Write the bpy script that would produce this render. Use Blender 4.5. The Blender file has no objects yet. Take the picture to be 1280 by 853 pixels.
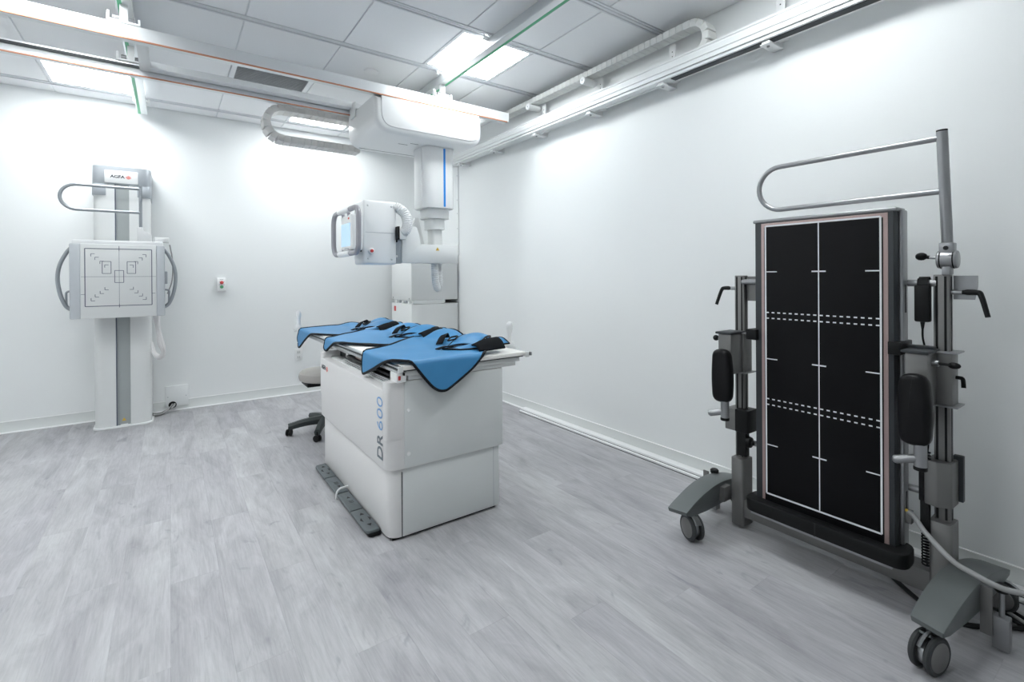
import bpy, bmesh, math, random
from mathutils import Vector, Matrix, Euler, noise
from mathutils.geometry import delaunay_2d_cdt
random.seed(7)
PI = math.pi
SC = bpy.context.scene
C = SC.collection

# ------------------------------------------------------------ camera, world, exposure
cam_d = bpy.data.cameras.new('camera'); cam = bpy.data.objects.new('camera', cam_d); C.objects.link(cam)
yaw, pitch, roll = 0.61836, -0.00234, -0.00645
fw = Vector((math.sin(yaw)*math.cos(pitch), math.cos(yaw)*math.cos(pitch), math.sin(pitch)))
rt = Vector((math.cos(yaw), -math.sin(yaw), 0)); up = rt.cross(fw)
rt, up = rt*math.cos(roll)+up*math.sin(roll), up*math.cos(roll)-rt*math.sin(roll)
cam.matrix_world = Matrix(((rt.x, up.x, -fw.x, 0), (rt.y, up.y, -fw.y, 0), (rt.z, up.z, -fw.z, 1.3), (0, 0, 0, 1)))
cam_d.sensor_width = 36; cam_d.lens = 600.83*36/1280; cam_d.shift_y = (346.63-426.5)/1280; cam_d.clip_start = .05
SC.camera = cam
w = bpy.data.worlds.new('world'); SC.world = w; w.use_nodes = True
w.node_tree.nodes['Background'].inputs[0].default_value = (.9, .95, 1, 1)
w.node_tree.nodes['Background'].inputs[1].default_value = .05
SC.view_settings.view_transform = 'Standard'; SC.view_settings.look = 'None'
SC.view_settings.gamma = 1; SC.view_settings.use_curve_mapping = False
SC.view_settings.exposure = 1.0
LIGHT = 11.0          # strength of every ceiling light panel

XW, YW, H = 2.81, 5.774, 2.947
XL, YF = -3.0, -1.7

# ------------------------------------------------------------ materials
MATS = {}
def mat(name, col, rough=.45, metal=0, var=.03, scale=30, bump=0, emit=0, spec=.5, trans=0):
    if name in MATS: return MATS[name]
    m = bpy.data.materials.new(name); m.use_nodes = True; n = m.node_tree.nodes; l = m.node_tree.links
    b = n['Principled BSDF']
    b.inputs['Roughness'].default_value = rough; b.inputs['Metallic'].default_value = metal
    b.inputs['Specular IOR Level'].default_value = spec
    if emit:
        b.inputs['Base Color'].default_value = (*col, 1)
        b.inputs['Emission Color'].default_value = (*col, 1); b.inputs['Emission Strength'].default_value = emit
    else:
        tc = n.new('ShaderNodeTexCoord'); nz = n.new('ShaderNodeTexNoise'); nz.inputs['Scale'].default_value = scale
        nz.inputs['Detail'].default_value = 3
        mx = n.new('ShaderNodeMix'); mx.data_type = 'RGBA'
        mx.inputs[6].default_value = (*[c*(1-var) for c in col], 1)
        mx.inputs[7].default_value = (*[min(1, c*(1+var)) for c in col], 1)
        l.new(tc.outputs['Object'], nz.inputs['Vector']); l.new(nz.outputs['Fac'], mx.inputs[0])
        l.new(mx.outputs[2], b.inputs['Base Color'])
        if bump:
            bp = n.new('ShaderNodeBump'); bp.inputs['Strength'].default_value = bump; bp.inputs['Distance'].default_value = .002
            l.new(nz.outputs['Fac'], bp.inputs['Height']); l.new(bp.outputs[0], b.inputs['Normal'])
    MATS[name] = m
    return m
def plank_mat():
    m = bpy.data.materials.new('vinyl_plank'); m.use_nodes = True; n = m.node_tree.nodes; l = m.node_tree.links
    b = n['Principled BSDF']; b.inputs['Roughness'].default_value = .5; b.inputs['Specular IOR Level'].default_value = .35
    tc = n.new('ShaderNodeTexCoord'); oi = n.new('ShaderNodeObjectInfo')
    add = n.new('ShaderNodeVectorMath'); add.operation = 'ADD'
    cb = n.new('ShaderNodeCombineXYZ'); mu = n.new('ShaderNodeMath'); mu.operation = 'MULTIPLY'; mu.inputs[1].default_value = 37
    l.new(oi.outputs['Random'], mu.inputs[0]); l.new(mu.outputs[0], cb.inputs[0]); l.new(mu.outputs[0], cb.inputs[1])
    l.new(tc.outputs['Object'], add.inputs[0]); l.new(cb.outputs[0], add.inputs[1])
    def nz(sx, sy, det, rgh=.6, dist=0):
        mp = n.new('ShaderNodeMapping'); mp.inputs['Scale'].default_value = (sx, sy, 1)
        t = n.new('ShaderNodeTexNoise'); t.inputs['Scale'].default_value = 1; t.inputs['Detail'].default_value = det
        t.inputs['Roughness'].default_value = rgh; t.inputs['Distortion'].default_value = dist
        l.new(add.outputs[0], mp.inputs[0]); l.new(mp.outputs[0], t.inputs['Vector']); return t.outputs['Fac']
    def ramp(src, stops):
        r = n.new('ShaderNodeValToRGB'); e = r.color_ramp.elements
        for i, (p, c) in enumerate(stops):
            x = e[i] if i < 2 else e.new(p)
            x.position = p; x.color = (*c, 1)
        l.new(src, r.inputs[0]); return r.outputs[0]
    def mixc(a, bb, mode, f):
        x = n.new('ShaderNodeMix'); x.data_type = 'RGBA'; x.blend_type = mode; x.inputs[0].default_value = f
        l.new(a, x.inputs[6]); l.new(bb, x.inputs[7]); return x.outputs[2]
    g1 = ramp(nz(8, 2.0, 5, .6, .8), [(.26, (.355, .35, .365)), (.74, (.57, .575, .585))])
    g2 = ramp(nz(105, 6.0, 5, .7, .5), [(.32, (.74, .74, .75)), (.60, (1, 1, 1))])
    g3 = ramp(nz(2.2, 1.0, 3), [(.3, (.90, .89, .91)), (.7, (1.05, 1.055, 1.05))])
    g4 = ramp(nz(14, 5.5, 2, .5, 1.2), [(.66, (1, 1, 1)), (.78, (.70, .70, .73))])
    rr = ramp(oi.outputs['Random'], [(0, (.95, .945, .955)), (1, (1.03, 1.03, 1.025))])
    col = mixc(mixc(mixc(mixc(g1, g2, 'MULTIPLY', .65), g3, 'MULTIPLY', .9), g4, 'MULTIPLY', .8), rr, 'MULTIPLY', 1)
    l.new(col, b.inputs['Base Color'])
    bp = n.new('ShaderNodeBump'); bp.inputs['Strength'].default_value = .12; bp.inputs['Distance'].default_value = .002
    l.new(g2, bp.inputs['Height']); l.new(bp.outputs[0], b.inputs['Normal'])
    return m
M_PLANK = plank_mat()
M_WALL = mat('wall_paint', (.865, .885, .885), .55, var=.006, scale=120, bump=.05)
M_BASE = mat('baseboard_vinyl', (.74, .765, .755), .45, var=.01)
M_BASEL = mat('baseboard_edge', (.93, .94, .94), .4, var=.005)
M_TILE = mat('ceiling_tile', (.88, .89, .90), .85, var=.03, scale=150, bump=.2)
M_TEE = mat('ceiling_tee', (.74, .76, .78), .4, var=.01)
M_DARKGAP = mat('dark_gap', (.05, .05, .055), .7)
M_LAMP = mat('lamp_diffuser', (.955, .99, 1.0), emit=LIGHT)
M_LFRAME = mat('lamp_frame', (.8, .82, .84), .4)
M_WHITE = mat('white_enamel', (.86, .87, .87), .32, var=.008)
M_OFF = mat('off_white_enamel', (.76, .775, .77), .38, var=.008)
M_SHELL = mat('table_shell', (.77, .76, .755), .4, var=.008)
M_END = mat('table_end', (.70, .725, .72), .4, var=.008)
M_ALU = mat('anodised_aluminium', (.66, .68, .69), .32, .75, var=.02)
M_ALUW = mat('white_aluminium', (.80, .815, .82), .5, .05, var=.01)
M_STEEL = mat('brushed_steel', (.33, .335, .345), .35, .8, var=.04)
M_STAND = mat('stand_grey_metal', (.205, .203, .20), .4, .5, var=.04)
M_FOOT = mat('stand_foot_grey', (.135, .15, .15), .42, .25, var=.03)
M_DARK = mat('dark_grey_frame', (.045, .05, .055), .45, .1, var=.05, spec=.3)
M_BLACK = mat('black_plastic', (.007, .0075, .008), .42, var=.1, spec=.22)
M_BOARD = mat('black_board', (.006, .006, .007), .5, var=.05, spec=.12)
M_PAD = mat('black_vinyl_pad', (.004, .004, .005), .36, var=.1, spec=.2)
M_RUBBER = mat('black_rubber', (.014, .015, .016), .5, var=.1, spec=.25)
M_TYRE = mat('grey_tyre', (.045, .048, .05), .55, var=.05, spec=.3)
M_PINK = mat('pinkish_strip', (.42, .31, .295), .4, .2, var=.02)
M_LINE = mat('white_print', (.80, .82, .84), .5, var=.005)
M_MARK = mat('dark_print', (.12, .14, .19), .5)
M_GHANDLE = mat('grey_handle', (.36, .385, .41), .35, .5, var=.02)
M_HEADER = mat('header_grey', (.42, .45, .48), .38, .3, var=.01)
M_GRIP = mat('mauve_grey_grip', (.36, .355, .385), .42, .1, var=.02)
M_SLOT = mat('slot_strip', (.40, .43, .43), .4, .3, var=.02)
M_BLUE = mat('apron_blue', (.05, .245, .50), .45, var=.06, scale=14, bump=.25)
M_BIND = mat('apron_binding', (.006, .007, .01), .55, var=.1, spec=.2)
M_VELCRO = mat('black_velcro', (.008, .009, .011), .85, var=.3, scale=300, spec=.1)
M_RED = mat('red_plastic', (.62, .06, .06), .4)
M_GREEN = mat('green_plastic', (.09, .40, .18), .4)
M_GTAPE = mat('green_tape', (.10, .43, .23), .5)
M_ORANGE = mat('copper_strip', (.55, .23, .13), .4, .3)
M_BLUESTRIPE = mat('blue_stripe', (.02, .28, .80), .4)
M_SCREEN = mat('screen_pale_blue', (.45, .68, .95), .15, emit=.16)
M_TXTB = mat('logo_blue', (.20, .40, .70), .5)
M_TXTG = mat('logo_grey', (.16, .19, .22), .5)
M_TXTK = mat('logo_black', (.06, .07, .08), .5)
M_LOGO = mat('logo_red', (.80, .16, .12), .5)
M_PEDAL = mat('pedal_grey', (.13, .15, .16), .5, var=.03)
M_STOOL = mat('stool_beige', (.43, .41, .385), .5, var=.02, bump=.1)
M_STOOLB = mat('stool_base', (.035, .045, .045), .45)
M_TOP = mat('tabletop_cream', (.90, .885, .85), .35, var=.01)
M_CHAIN = mat('cable_chain_white', (.70, .71, .69), .5, var=.02)
M_CHAING = mat('cable_chain_grey', (.70, .69, .67), .5, var=.02)
M_HOSE = mat('white_hose', (.76, .77, .77), .5, var=.02)
M_CABLE = mat('grey_cable', (.34, .34, .34), .5, var=.03)
M_YELLOW = mat('warning_yellow', (.72, .47, .06), .5)
M_BEAM = mat('beam_aluminium', (.74, .76, .77), .3, .45, var=.01)
M_FAB = mat('white_sleeve', (.76, .75, .75), .8, var=.05, bump=.3)
M_GLASS_GREY = mat('pale_grey_strip', (.58, .61, .64), .35)

# ------------------------------------------------------------ geometry helpers (world coordinates)
WLOC = {}
def B(): return bmesh.new()
def _merge(bm, t):
    me = bpy.data.meshes.new('tmp'); t.to_mesh(me); t.free(); bm.from_mesh(me); bpy.data.meshes.remove(me)
def xf(t, m): bmesh.ops.transform(t, matrix=m, verts=t.verts)
def box(bm, x0, x1, y0, y1, z0, z1, bev=0, seg=2, rot=None):
    t = B(); bmesh.ops.create_cube(t, size=1)
    for v in t.verts: v.co = Vector((v.co.x*(x1-x0), v.co.y*(y1-y0), v.co.z*(z1-z0)))
    if bev: bmesh.ops.bevel(t, geom=t.edges[:], offset=bev, segments=seg, profile=.5, affect='EDGES')
    if rot is not None: xf(t, rot.to_4x4() if not isinstance(rot, Euler) else rot.to_matrix().to_4x4())
    xf(t, Matrix.Translation(((x0+x1)/2, (y0+y1)/2, (z0+z1)/2)))
    _merge(bm, t); return bm
def cyl(bm, p0, p1, r, r2=None, n=24, bev=0):
    p0, p1 = Vector(p0), Vector(p1); d = p1-p0; t = B()
    bmesh.ops.create_cone(t, cap_ends=True, segments=n, radius1=r, radius2=r if r2 is None else r2, depth=d.length)
    if bev:
        ed = [e for e in t.edges if abs(e.verts[0].co.z-e.verts[1].co.z) < 1e-6]
        bmesh.ops.bevel(t, geom=ed, offset=bev, segments=2, profile=.5, affect='EDGES')
    xf(t, Matrix.Translation((p0+p1)/2) @ d.to_track_quat('Z', 'Y').to_matrix().to_4x4())
    _merge(bm, t); return bm
def sph(bm, c, r, s=(1, 1, 1), n=16):
    t = B(); bmesh.ops.create_uvsphere(t, u_segments=n, v_segments=n//2, radius=r)
    xf(t, Matrix.Translation(c) @ Matrix.Diagonal((*s, 1))); _merge(bm, t); return bm
def lathe(bm, prof, c, axis=(0, 0, 1), n=24):
    t = B(); rings = []
    for r, z in prof:
        rings.append([t.verts.new((max(r, 1e-4)*math.cos(2*PI*i/n), max(r, 1e-4)*math.sin(2*PI*i/n), z)) for i in range(n)])
    for a, b in zip(rings, rings[1:]):
        for i in range(n): t.faces.new((a[i], a[(i+1) % n], b[(i+1) % n], b[i]))
    t.faces.new(rings[0][::-1]); t.faces.new(rings[-1])
    xf(t, Matrix.Translation(c) @ Vector(axis).to_track_quat('Z', 'Y').to_matrix().to_4x4())
    _merge(bm, t); return bm
def rpoly(pts, r, n=5):
    """round the corners of a closed 2D polygon; r a number or a list"""
    out = []; N = len(pts)
    for i in range(N):
        ri = r[i] if isinstance(r, (list, tuple)) else r
        p = Vector(pts[i]); a = Vector(pts[i-1])-p; b = Vector(pts[(i+1) % N])-p
        if ri <= 0: out.append(tuple(p)); continue
        ri = min(ri, a.length*.49, b.length*.49)
        pa, pb = p+a.normalized()*ri, p+b.normalized()*ri
        for k in range(n+1):
            t = k/n; out.append(tuple(pa*(1-t)**2+p*2*t*(1-t)+pb*t*t))
    return out
def prism(bm, poly, axis, a0, a1, bev=0, seg=2):
    t = B()
    def P(u, v, a): return {'x': (a, u, v), 'y': (u, a, v), 'z': (u, v, a)}[axis]
    v0 = [t.verts.new(P(u, v, a0)) for u, v in poly]; v1 = [t.verts.new(P(u, v, a1)) for u, v in poly]; n = len(poly)
    f0 = t.faces.new(v0); f1 = t.faces.new(v1[::-1])
    for i in range(n): t.faces.new((v0[i], v1[i], v1[(i+1) % n], v0[(i+1) % n]))
    bmesh.ops.recalc_face_normals(t, faces=t.faces)
    if bev: bmesh.ops.bevel(t, geom=list(set(f0.edges[:]+f1.edges[:])), offset=bev, segments=seg, profile=.5, affect='EDGES')
    _merge(bm, t); return bm
def fillet(pts, r, n=6):
    pts = [Vector(p) for p in pts]; out = [pts[0]]
    for i in range(1, len(pts)-1):
        p = pts[i]; a = pts[i-1]-p; b = pts[i+1]-p
        ri = min(r, a.length*.49, b.length*.49)
        pa, pb = p+a.normalized()*ri, p+b.normalized()*ri
        for k in range(n+1):
            t = k/n; out.append(pa*(1-t)**2+p*2*t*(1-t)+pb*t*t)
    return out+[pts[-1]]
def smooth(pts, n=8, closed=False):
    P = [Vector(p) for p in pts]; N = len(P); out = []
    for i in range(N if closed else N-1):
        p0 = P[i-1] if (i > 0 or closed) else P[0]*2-P[1]
        p1 = P[i]; p2 = P[(i+1) % N]
        p3 = P[(i+2) % N] if (i+2 < N or closed) else P[-1]*2-P[-2]
        for k in range(n):
            t = k/n
            out.append(.5*((2*p1)+(p2-p0)*t+(2*p0-5*p1+4*p2-p3)*t*t+(3*p1-p0-3*p2+p3)*t**3))
    if not closed: out.append(P[-1])
    return out
def tube(bm, path, r, n=12, closed=False, prof=None, upv=None):
    """sweep a circle (or prof, a list of (u, v)) along path; r number or f(t)"""
    path = [Vector(p) for p in path]; N = len(path); t = B(); rings = []; nrm = None
    for i in range(N):
        a = path[i-1] if (i or closed) else path[0]; b = path[(i+1) % N] if (i < N-1 or closed) else path[-1]
        T = (b-a).normalized()
        if upv is not None: nrm = Vector(upv)
        elif nrm is None: nrm = T.orthogonal()
        nrm = (nrm-T*nrm.dot(T)).normalized(); bn = T.cross(nrm)
        rr = r(i/(N-1)) if callable(r) else r
        pr = prof if prof else [(math.cos(2*PI*k/n), math.sin(2*PI*k/n)) for k in range(n)]
        rings.append([t.verts.new(path[i]+nrm*(u*rr)+bn*(v*rr)) for u, v in pr])
    m = len(rings[0])
    for i in range(N if closed else N-1):
        a, b = rings[i], rings[(i+1) % N]
        for k in range(m): t.faces.new((a[k], a[(k+1) % m], b[(k+1) % m], b[k]))
    if not closed: t.faces.new(rings[0][::-1]); t.faces.new(rings[-1])
    bmesh.ops.recalc_face_normals(t, faces=t.faces)
    _merge(bm, t); return bm

def link(o, parent=None, loc=None):
    C.objects.link(o)
    wl = Vector(loc) if loc is not None else Vector((0, 0, 0))
    WLOC[o] = wl
    if parent is not None:
        o.parent = parent; o.location = wl-WLOC[parent]
    else: o.location = wl
    return o
def finish(me, ang=35):
    me.polygons.foreach_set('use_smooth', [True]*len(me.polygons)); me.set_sharp_from_angle(angle=math.radians(ang)); me.update()
def obj(name, bm, m, parent=None, label=None, ang=35, origin=None):
    me = bpy.data.meshes.new(name)
    lo = Vector((min(v.co.x for v in bm.verts), min(v.co.y for v in bm.verts), min(v.co.z for v in bm.verts)))
    hi = Vector((max(v.co.x for v in bm.verts), max(v.co.y for v in bm.verts), max(v.co.z for v in bm.verts)))
    c = (lo+hi)/2
    if parent is None: c.z = lo.z
    for v in bm.verts: v.co -= c
    bm.to_mesh(me); bm.free(); finish(me, ang); me.materials.append(m)
    o = bpy.data.objects.new(name, me); link(o, parent, c)
    if label: o['label'] = label
    return o
def inst(name, me, parent, loc, rot=None, label=None):
    o = bpy.data.objects.new(name, me); link(o, parent, loc)
    if rot is not None: o.rotation_euler = rot
    return o
def thing(name, label, cat, loc, group=None):
    o = bpy.data.objects.new(name, None); o.empty_display_size = .1; link(o, None, loc)
    return tag(o, label, cat, group)
def tag(o, label, cat, group=None):
    o['label'] = label; o['category'] = cat
    if group: o['group'] = group
    return o
def struct(o): o['kind'] = 'structure'; return o
def text(name, s, size, m, parent, pos, xdir, ydir, label=None, bold=0, depth=.0006, align='CENTER', sx=1, fit=None):
    cu = bpy.data.curves.new('tmp_text', 'FONT'); cu.body = s; cu.size = size; cu.align_x = align; cu.align_y = 'CENTER'
    cu.extrude = depth; cu.offset = bold
    t = bpy.data.objects.new('tmp_text', cu); C.objects.link(t)
    dg = bpy.context.evaluated_depsgraph_get(); me = bpy.data.meshes.new_from_object(t.evaluated_get(dg))
    bpy.data.objects.remove(t); bpy.data.curves.remove(cu)
    xd, yd = Vector(xdir), Vector(ydir); zd = xd.cross(yd)
    R3 = Matrix((xd, yd, zd)).transposed().to_4x4()
    if fit:
        vx = [v.co.x for v in me.vertices]; vy = [v.co.y for v in me.vertices]
        me.transform(Matrix.Diagonal((fit[0]/(max(vx)-min(vx)), fit[1]/(max(vy)-min(vy)), 1, 1)) @ Matrix.Translation((-min(vx), -(max(vy)+min(vy))/2, 0)))
    me.transform(R3 @ Matrix.Diagonal((sx, 1, 1, 1))); me.materials.clear(); me.materials.append(m); me.name = name
    o = bpy.data.objects.new(name, me); link(o, parent, pos)
    return o

# ------------------------------------------------------------ room shell
wb = struct(obj('wall_back', box(B(), XL-.1, XW+.1, YW, YW+.1, 0, H+.1), M_WALL))
wr = struct(obj('wall_right', box(B(), XW, XW+.1, YF, YW, 0, H+.1), M_WALL))
wl_ = struct(obj('wall_left', box(B(), XL-.1, XL, YF, YW, 0, H+.1), M_WALL))
wf = struct(obj('wall_front', box(B(), XL-.1, XW+.1, YF-.1, YF, 0, H+.1), M_WALL))
fl = struct(obj('floor', box(B(), XL-.1, XW+.1, YF-.1, YW+.1, -.1, -.003), M_DARKGAP))
# planks, running towards the back wall
PW, PL = .176, 1.22
def plank_mesh(wd, ln):
    bm = box(B(), -wd/2+.0002, wd/2-.0002, -ln/2+.0002, ln/2-.0002, -.003, 0)
    me = bpy.data.meshes.new('plank'); bm.to_mesh(me); bm.free(); me.materials.append(M_PLANK); return me
PM = {}
x = XW
ci = 0
while x > XL+.01:
    x0 = max(x-PW, XL); wd = round(x-x0, 4)
    y = YF-((ci*.437) % 1)*PL
    while y < YW-.01:
        a, b = max(y, YF), min(y+PL, YW)
        if b-a > .02:
            k = (wd, round(b-a, 3))
            if k not in PM: PM[k] = plank_mesh(*k)
            inst('plank', PM[k], fl, ((x+x0)/2, (a+b)/2, 0))
        y += PL
    x = x0; ci += 1
def baseboard(name, poly_axis, a0, a1, at, sgn):
    # cove baseboard: flat strip with bevelled top lip and a pale bottom bead
    bm = B(); pr = [(at, 0), (at-sgn*.012, 0), (at-sgn*.010, .006), (at-sgn*.006, .012), (at-sgn*.006, .096), (at, .1)]
    prism(bm, pr, poly_axis, a0, a1)
    o = struct(obj(name, bm, M_BASE))
    bm = B(); prism(bm, [(at-sgn*.0, .0005), (at-sgn*.0145, .0005), (at-sgn*.0145, .007), (at-sgn*.009, .013), (at, .013)], poly_axis, a0, a1)
    obj('bottom_bead', bm, M_BASEL, o)
    bm = B(); prism(bm, [(at, .0965), (at-sgn*.0075, .0965), (at-sgn*.0075, .1), (at, .1015)], poly_axis, a0, a1)
    obj('top_lip', bm, M_BASEL, o)
    return o
baseboard('baseboard_back', 'x', XL, XW, YW, 1)
baseboard('baseboard_right', 'y', YF, YW-.015, XW, 1)
baseboard('baseboard_left', 'y', YF, YW-.015, XL, -1)
# ceiling: slab, wide slotted tees along X, square tiles
ce = struct(obj('ceiling', box(B(), XL-.1, XW+.1, YF-.1, YW+.1, H+.03, H+.1), M_DARKGAP))
TX = [-.81+.6035*k for k in range(-4, 6)]            # cross joints
TXE = [XL]+[t for t in TX if t > XL+.05]+[XW]
TY = [5.525-.689*k for k in range(0, 11)]
TYE = [YW]+TY+[YF]
LIGHTS = [(4, 1), (-1, 1), (2, 1)]
lamp_cells = {}
def cell(xi, yi):   # xi index of left joint relative to -.81 ; yi = tee index above
    x0 = -.81+.6035*xi; return x0, x0+.6035 if xi < 5 else XW, TY[yi+1]+.03, TY[yi]-.03
lamp_list = [(0, 0, 'glowing square ceiling light panel above the wall stand, nearest the left corner'),
             (3, 0, 'glowing square ceiling light panel seen through the grey cable chain loop'),
             (4, 3, 'glowing square ceiling light panel crossed by the ceiling rail with green stripe'),
             (0, 3, 'square ceiling light panel just in front of the left end of the near bridge beam'), (4, 6, 'square ceiling light panel above the black lined board'),
             (0, 6, 'square ceiling light panel above the middle of the open floor'), (-3, 3, 'square ceiling light panel nearest the left wall')]
used = set((a, b) for a, b, _ in lamp_list) | {(2, 1)}
tm = {}
for yi in range(-1, len(TY)):
    ytop = YW if yi < 0 else TY[yi]-.03
    ybot = TY[0]+.03 if yi < 0 else (TY[yi+1]+.03 if yi+1 < len(TY) else YF)
    if ybot < YF: ybot = YF
    if ytop-ybot < .03: continue
    for xi in range(-4, 6):
        x0 = max(-.81+.6035*xi, XL); x1 = -.81+.6035*(xi+1) if xi < 5 else XW
        if x1 <= XL+.05 or (xi, yi) in used: continue
        k = (round(x1-x0, 3), round(ytop-ybot, 3))
        if k not in tm:
            bm = box(B(), -k[0]/2+.0045, k[0]/2-.0045, -k[1]/2+.003, k[1]/2-.003, 0, .02, .002, 1)
            me = bpy.data.meshes.new('ceiling_tile'); bm.to_mesh(me); bm.free(); me.materials.append(M_TILE); tm[k] = me
        inst('ceiling_tile', tm[k], ce, ((x0+x1)/2, (ytop+ybot)/2, H))
for t in TX:   # thin cross tees
    if t > XL: obj('cross_tee', box(B(), t-.007, t+.007, YF, YW, H+.008, H+.02), M_TEE, ce)
for t in TY:
    bm = B()
    for a, b, z0 in ((-.031, -.020, H-.006), (-.020, -.006, H+.004), (-.006, .006, H-.002), (.006, .020, H+.004), (.020, .031, H-.006)):
        box(bm, XL, XW, t+a, t+b, z0, H+.02)
    obj('main_tee', bm, M_TEE, ce)
# ceiling lights
for xi, yi, lab in lamp_list:
    x0, x1, y0, y1 = cell(xi, yi)
    r = thing('ceiling_light', lab or 'square ceiling light panel set into the tiles', 'ceiling light', ((x0+x1)/2, (y0+y1)/2, H), None if lab else 'ceiling lights out of view')
    bm = B()
    for a in ((x0+.004, x0+.028, y0+.003, y1-.003), (x1-.028, x1-.004, y0+.003, y1-.003), (x0+.028, x1-.028, y0+.003, y0+.027), (x0+.028, x1-.028, y1-.027, y1-.003)):
        box(bm, *a, H-.002, H+.02)
    obj('frame', bm, M_LFRAME, r)
    obj('diffuser', box(B(), x0+.028, x1-.028, y0+.027, y1-.027, H+.002, H+.008), M_LAMP, r)
# air vent
x0, x1, y0, y1 = cell(2, 1)
r = thing('air_vent', 'white ceiling air vent with fine louvres seen between the two bridge beams', 'air vent', ((x0+x1)/2, (y0+y1)/2, H))
bm = B()
for a in ((x0+.004, x0+.04, y0+.003, y1-.003), (x1-.04, x1-.004, y0+.003, y1-.003), (x0+.04, x1-.04, y0+.003, y0+.035), (x0+.04, x1-.04, y1-.035, y1-.003)):
    box(bm, *a, H-.004, H+.02)
obj('frame', bm, M_LFRAME, r)
obj('backing', box(B(), x0+.03, x1-.03, y0+.03, y1-.03, H+.02, H+.024), M_CABLE, r)
n = 22
me = None
for i in range(n):
    yy = y0+.045+(y1-y0-.09)*i/(n-1)
    if me is None:
        o = obj('louvre', box(B(), x0+.04, x1-.04, yy-.009, yy+.009, H+.002, H+.005, rot=Euler((.6, 0, 0))), M_TEE, r); me = o.data; c0 = WLOC[o]
    else: inst('louvre', me, r, (c0.x, yy, c0.z))
bm = lathe(B(), [(.055, 0), (.055, .006), (.045, .012)], (1.322, 3.783, H), (0, 0, -1))
s = obj('ceiling_sensor', bm, M_TILE); tag(s, 'small flat round sensor disc on the ceiling tile behind the bridge beam', 'sensor')

# ------------------------------------------------------------ ceiling rails
def ceiling_rail(xa, xb, gx, lab):
    y0, y1 = -.3, 5.70
    r = thing('ceiling_rail', lab, 'rail', ((xa+xb)/2, (y0+y1)/2, 2.845), 'ceiling rails carrying the bridge')
    bm = B(); prism(bm, rpoly([(xa, 2.845), (xb, 2.845), (xb, 2.862), (xb-.006, 2.866), (xb-.006, 2.915), (xa+.006, 2.915), (xa+.006, 2.866), (xa, 2.862)], .002, 2), 'y', y0, y1)
    obj('profile', bm, M_ALU, r)
    obj('green_stripe', box(B(), gx-.010, gx+.010, y0+.01, y1-.01, 2.8438, 2.8452), M_GTAPE, r)
    for t in TY:
        if y0 < t < y1:
            bm = box(B(), xa-.025, xb+.025, t-.02, t+.02, 2.915, 2.925, .002); box(bm, (xa+xb)/2-.012, (xa+xb)/2+.012, t-.012, t+.012, 2.92, H-.004)
            for q in (xa-.016, xb+.016): cyl(bm, (q, t, 2.908), (q, t, H-.004), .007, n=10)
            obj('hanger', bm, M_WHITE, r)
    return r
ceiling_rail(-.243, -.163, -.222, 'aluminium ceiling rail with green stripe running above the wall stand')
ceiling_rail(1.765, 1.84, 1.824, 'aluminium ceiling rail with green stripe crossing the square ceiling light')

# ------------------------------------------------------------ bridge
XB0, XB1 = -1.55, 2.43
br = thing('suspension_bridge', 'pair of long aluminium beams with copper edge strips hung under the ceiling rails', 'bridge', (.44, 3.78, 2.65))
for (ya, yb, xe, nm) in ((3.455, 3.52, XB1, 'near'), (4.05, 4.115, XB1-.1, 'far')):
    bm = B()
    if nm == 'near':
        prism(bm, [(ya, 2.655), (yb, 2.655), (yb, 2.735), (ya+.012, 2.735), (ya+.012, 2.728), (ya, 2.728)], 'x', XB0, xe)
    else:
        prism(bm, [(ya, 2.655), (yb, 2.655), (yb, 2.735), (ya+.02, 2.735), (ya+.02, 2.715), (ya+.025, 2.70), (ya+.006, 2.70), (ya, 2.685)], 'x', XB0, xe)
    b = obj('beam', bm, M_BEAM, br)
    obj('copper_strip', box(B(), XB0+.002, xe-.01, ya-.0008, ya+.010, 2.650, 2.6572), M_ORANGE, b)
    obj('end_cap', box(B(), xe, xe+.006, ya, yb, 2.653, 2.737, .001), M_ALUW, b)
obj('groove', box(B(), XB0, XB1-.11, 4.045, 4.052, 2.700, 2.716), M_DARK, br)
# hangers of the bridge on the two ceiling rails
for xr in (-.203, 1.802):
    for yb in (3.487, 4.082):
        bm = box(B(), xr-.075, xr+.075, yb-.03, yb+.03, 2.735, 2.748, .003)
        prism(bm, [(yb-.03, 2.745), (yb+.03, 2.745), (yb+.02, 2.80), (yb, 2.80)], 'x', xr-.075, xr-.064); box(bm, xr+.064, xr+.075, yb-.025, yb+.02, 2.745, 2.775, .002); box(bm, xr-.018, xr+.018, yb-.015, yb+.015, 2.745, 2.846)
        hb = obj('hanger', bm, M_WHITE, br)
        for s in (-1, 1): obj('roller', cyl(B(), (xr+s*.05, yb, 2.765), (xr+s*.022, yb, 2.765), .016, n=14), M_STEEL, hb)
for xx in (-.125, ):
    obj('cross_member', box(B(), xx-.03, xx+.03, 3.52, 4.055, 2.69, 2.725, .002), M_OFF, br)
obj('cross_member', box(B(), XB1-.17, XB1-.12, 3.52, 4.05, 2.66, 2.715, .003), M_OFF, br)
# inner channel carrying the cables, beside the far beam
bm = B(); prism(bm, [(3.965, 2.69), (4.045, 2.69), (4.045, 2.702), (3.97, 2.702), (3.97, 2.732), (3.965, 2.732)], 'x', -.095, 2.2)
ch = obj('cable_tray', bm, M_ALUW, br)
for k in range(3):
    obj('cable', tube(B(), smooth([(-.08, 3.985+.018*k, 2.714), (.2, 3.98+.018*k, 2.730), (.6, 3.99+.016*k, 2.726), (1.1, 3.985+.018*k, 2.732), (1.6, 3.988+.017*k, 2.714)], 5), .007, 8), M_BLACK if k == 1 else M_CABLE, ch)

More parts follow.
